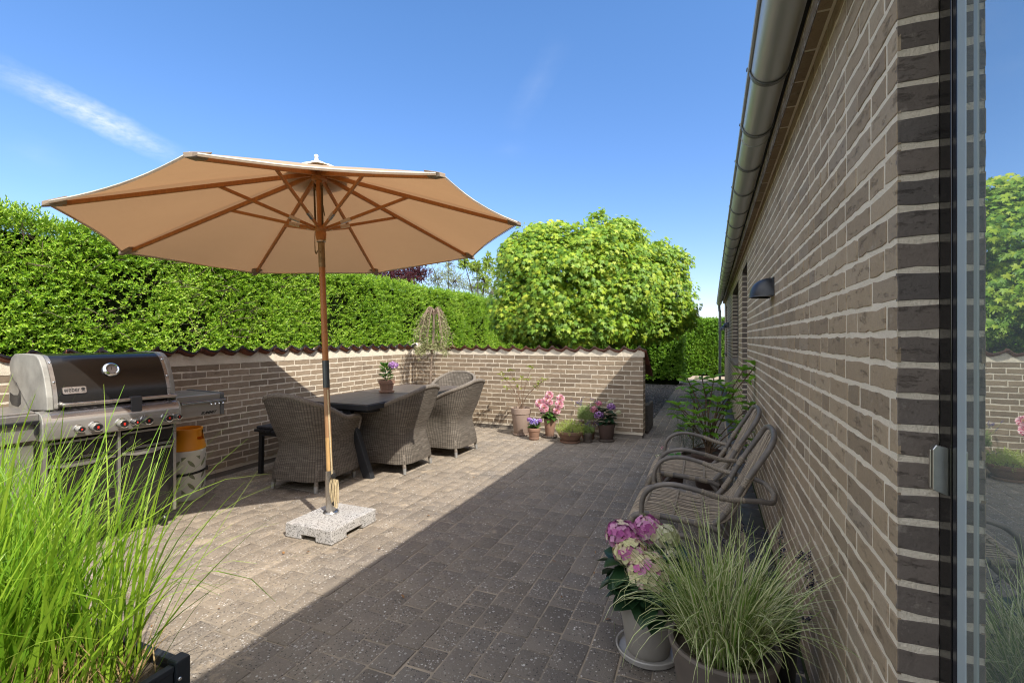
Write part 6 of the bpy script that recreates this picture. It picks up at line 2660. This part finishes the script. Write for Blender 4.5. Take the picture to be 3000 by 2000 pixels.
bl = [((-.145, -.02, .475), .062), ((-.045, .0, .520), .060), ((-.012, .015, .595), .058), ((-.065, -.06, .415), .068), ((.01, -.03, .50), .045), ((.155, .01, .555), .056), ((.150, -.03, .475), .060),
      ((.115, -.05, .385), .052)]
for c, r in bl:
    dahlia(dh, c, r, (c[0] * 1.2 + .25, -.85, .45))
stems(dh, [[(0, 0, .24), (c[0] * .5, c[1] * .5, .24 + (c[2] - .24) * .6), (c[0], c[1] + .03, c[2] - .01)] for c, r in bl], .0045, m_hleafb)
bs, ds = [], []
for k in range(56):
    a = k * 2.39996
    f = k / 56
    bs.append((.03 * math.cos(a), .03 * math.sin(a), .26 + .14 * f))
    ds.append((math.cos(a), math.sin(a), random.uniform(-.45, .4)))
L_ = RNG.uniform(.08, .135, len(bs))
leaf_spray(dh, 'foliage', bs, ds, L_, L_ * .55, m_hleafb, .7)

th_ = thing('potted_thyme', 'wide low terracotta bowl overflowing with yellow green thyme', 'potted plant', (-1.775, 6.36, 0), group='potted foliage plants')
prof = [(.105, .014), (.110, .018), (.150, .085), (.166, .118), (.172, .122), (.176, .150), (.170, .158), (.160, .155), (.155, .13)]
pot_part(th_, prof, m_terra, 44, rim_r=.157, rim_z=.135)
mb = MB()
mb.lathe([(.128, .0), (.135, .006), (.140, .026), (.134, .029), (.126, .014), (0, .010)], 40, cap0=True)
mb.build('saucer', m_terra, th_, smooth=35)
tuft(th_, 620, .20, .20, .10, m_thy, .018, .0055, per=8)
lv2 = thing('potted_lavender', 'bushy pale green lavender with dark flower tips standing behind the thyme bowl', 'potted plant', (-1.60, 6.66, 0), group='potted flowering plants')
std_pot(lv2, .22, .11, .08, .05, m_terra)
tuft(lv2, 420, .27, .15, .20, m_lav, .030, .005, per=8, dome=.35)
lavender(lv2, 26, .36, .16, .22, m_lavl, m_lav, flen=.035, fr=.008)
lv3 = thing('potted_lavender', 'small young lavender in the little dark pot at the front of the row', 'potted plant', (-1.555, 6.45, 0), group='potted flowering plants')
std_pot(lv3, .125, .066, .05, .035, m_brownpot, z0=.008, saucer=.066)
tuft(lv3, 220, .13, .085, .11, m_lav, .024, .004)
lavender(lv3, 20, .17, .11, .12, m_lavl, m_lav, flen=.028, fr=.007)
h3 = thing('potted_hydrangea', 'hydrangea with pink and purple heads in the dark brown pot nearest the wall end', 'potted plant', (-1.335, 6.62, 0), group='potted flowering plants')
std_pot(h3, .225, .118, .088, .05, m_terra_d, z0=.010, saucer=.114, smat=m_brownpot)
for c, r, mt in (((-.165, -.03, .42), .058, m_ppnk), ((-.11, .03, .50), .040, m_ppnk), ((-.085, -.08, .355), .068, m_ppur), ((.065, .0, .465), .058, m_ppur), ((.165, .0, .40), .030, m_pgrn), ((.04, .06, .53), .03, m_pgrn)):
    flower_ball(h3, 'flower_head', c, r, 64, mt, .026)
bs, ds = [], []
for k in range(60):
    a = k * 2.39996
    f = k / 60
    bs.append((.04 * math.cos(a), .04 * math.sin(a), .24 + .20 * f))
    ds.append((math.cos(a), math.sin(a), random.uniform(-.55, .3) + .3 * f))
L_ = RNG.uniform(.08, .13, len(bs))
leaf_spray(h3, 'foliage', bs, ds, L_, L_ * .66, m_hleafd, .75)

# ================================================================== SMALL LITTER ON THE PAVING
m_dry = leafmat('dry_leaf', (.12, .05, .02), (.36, .20, .08), (.3, .15, .05), .15, .7)
n = 46
pos = np.stack([RNG.uniform(-3.0, .1, n), RNG.uniform(1.3, 6.2, n), np.full(n, .006)], 1)
dd = rdir(n)
dd[:, 2] = RNG.uniform(.0, .35, n)
V, F = scatter(OVATE, pos, dd, np.array([0, 0, 1.0]) + rdir(n) * .4, RNG.uniform(.010, .034, n), RNG.uniform(.006, .018, n))
kind(np_mesh('fallen_leaves', V, F, m_dry), 'stuff')
bpy.context.view_layer.update()
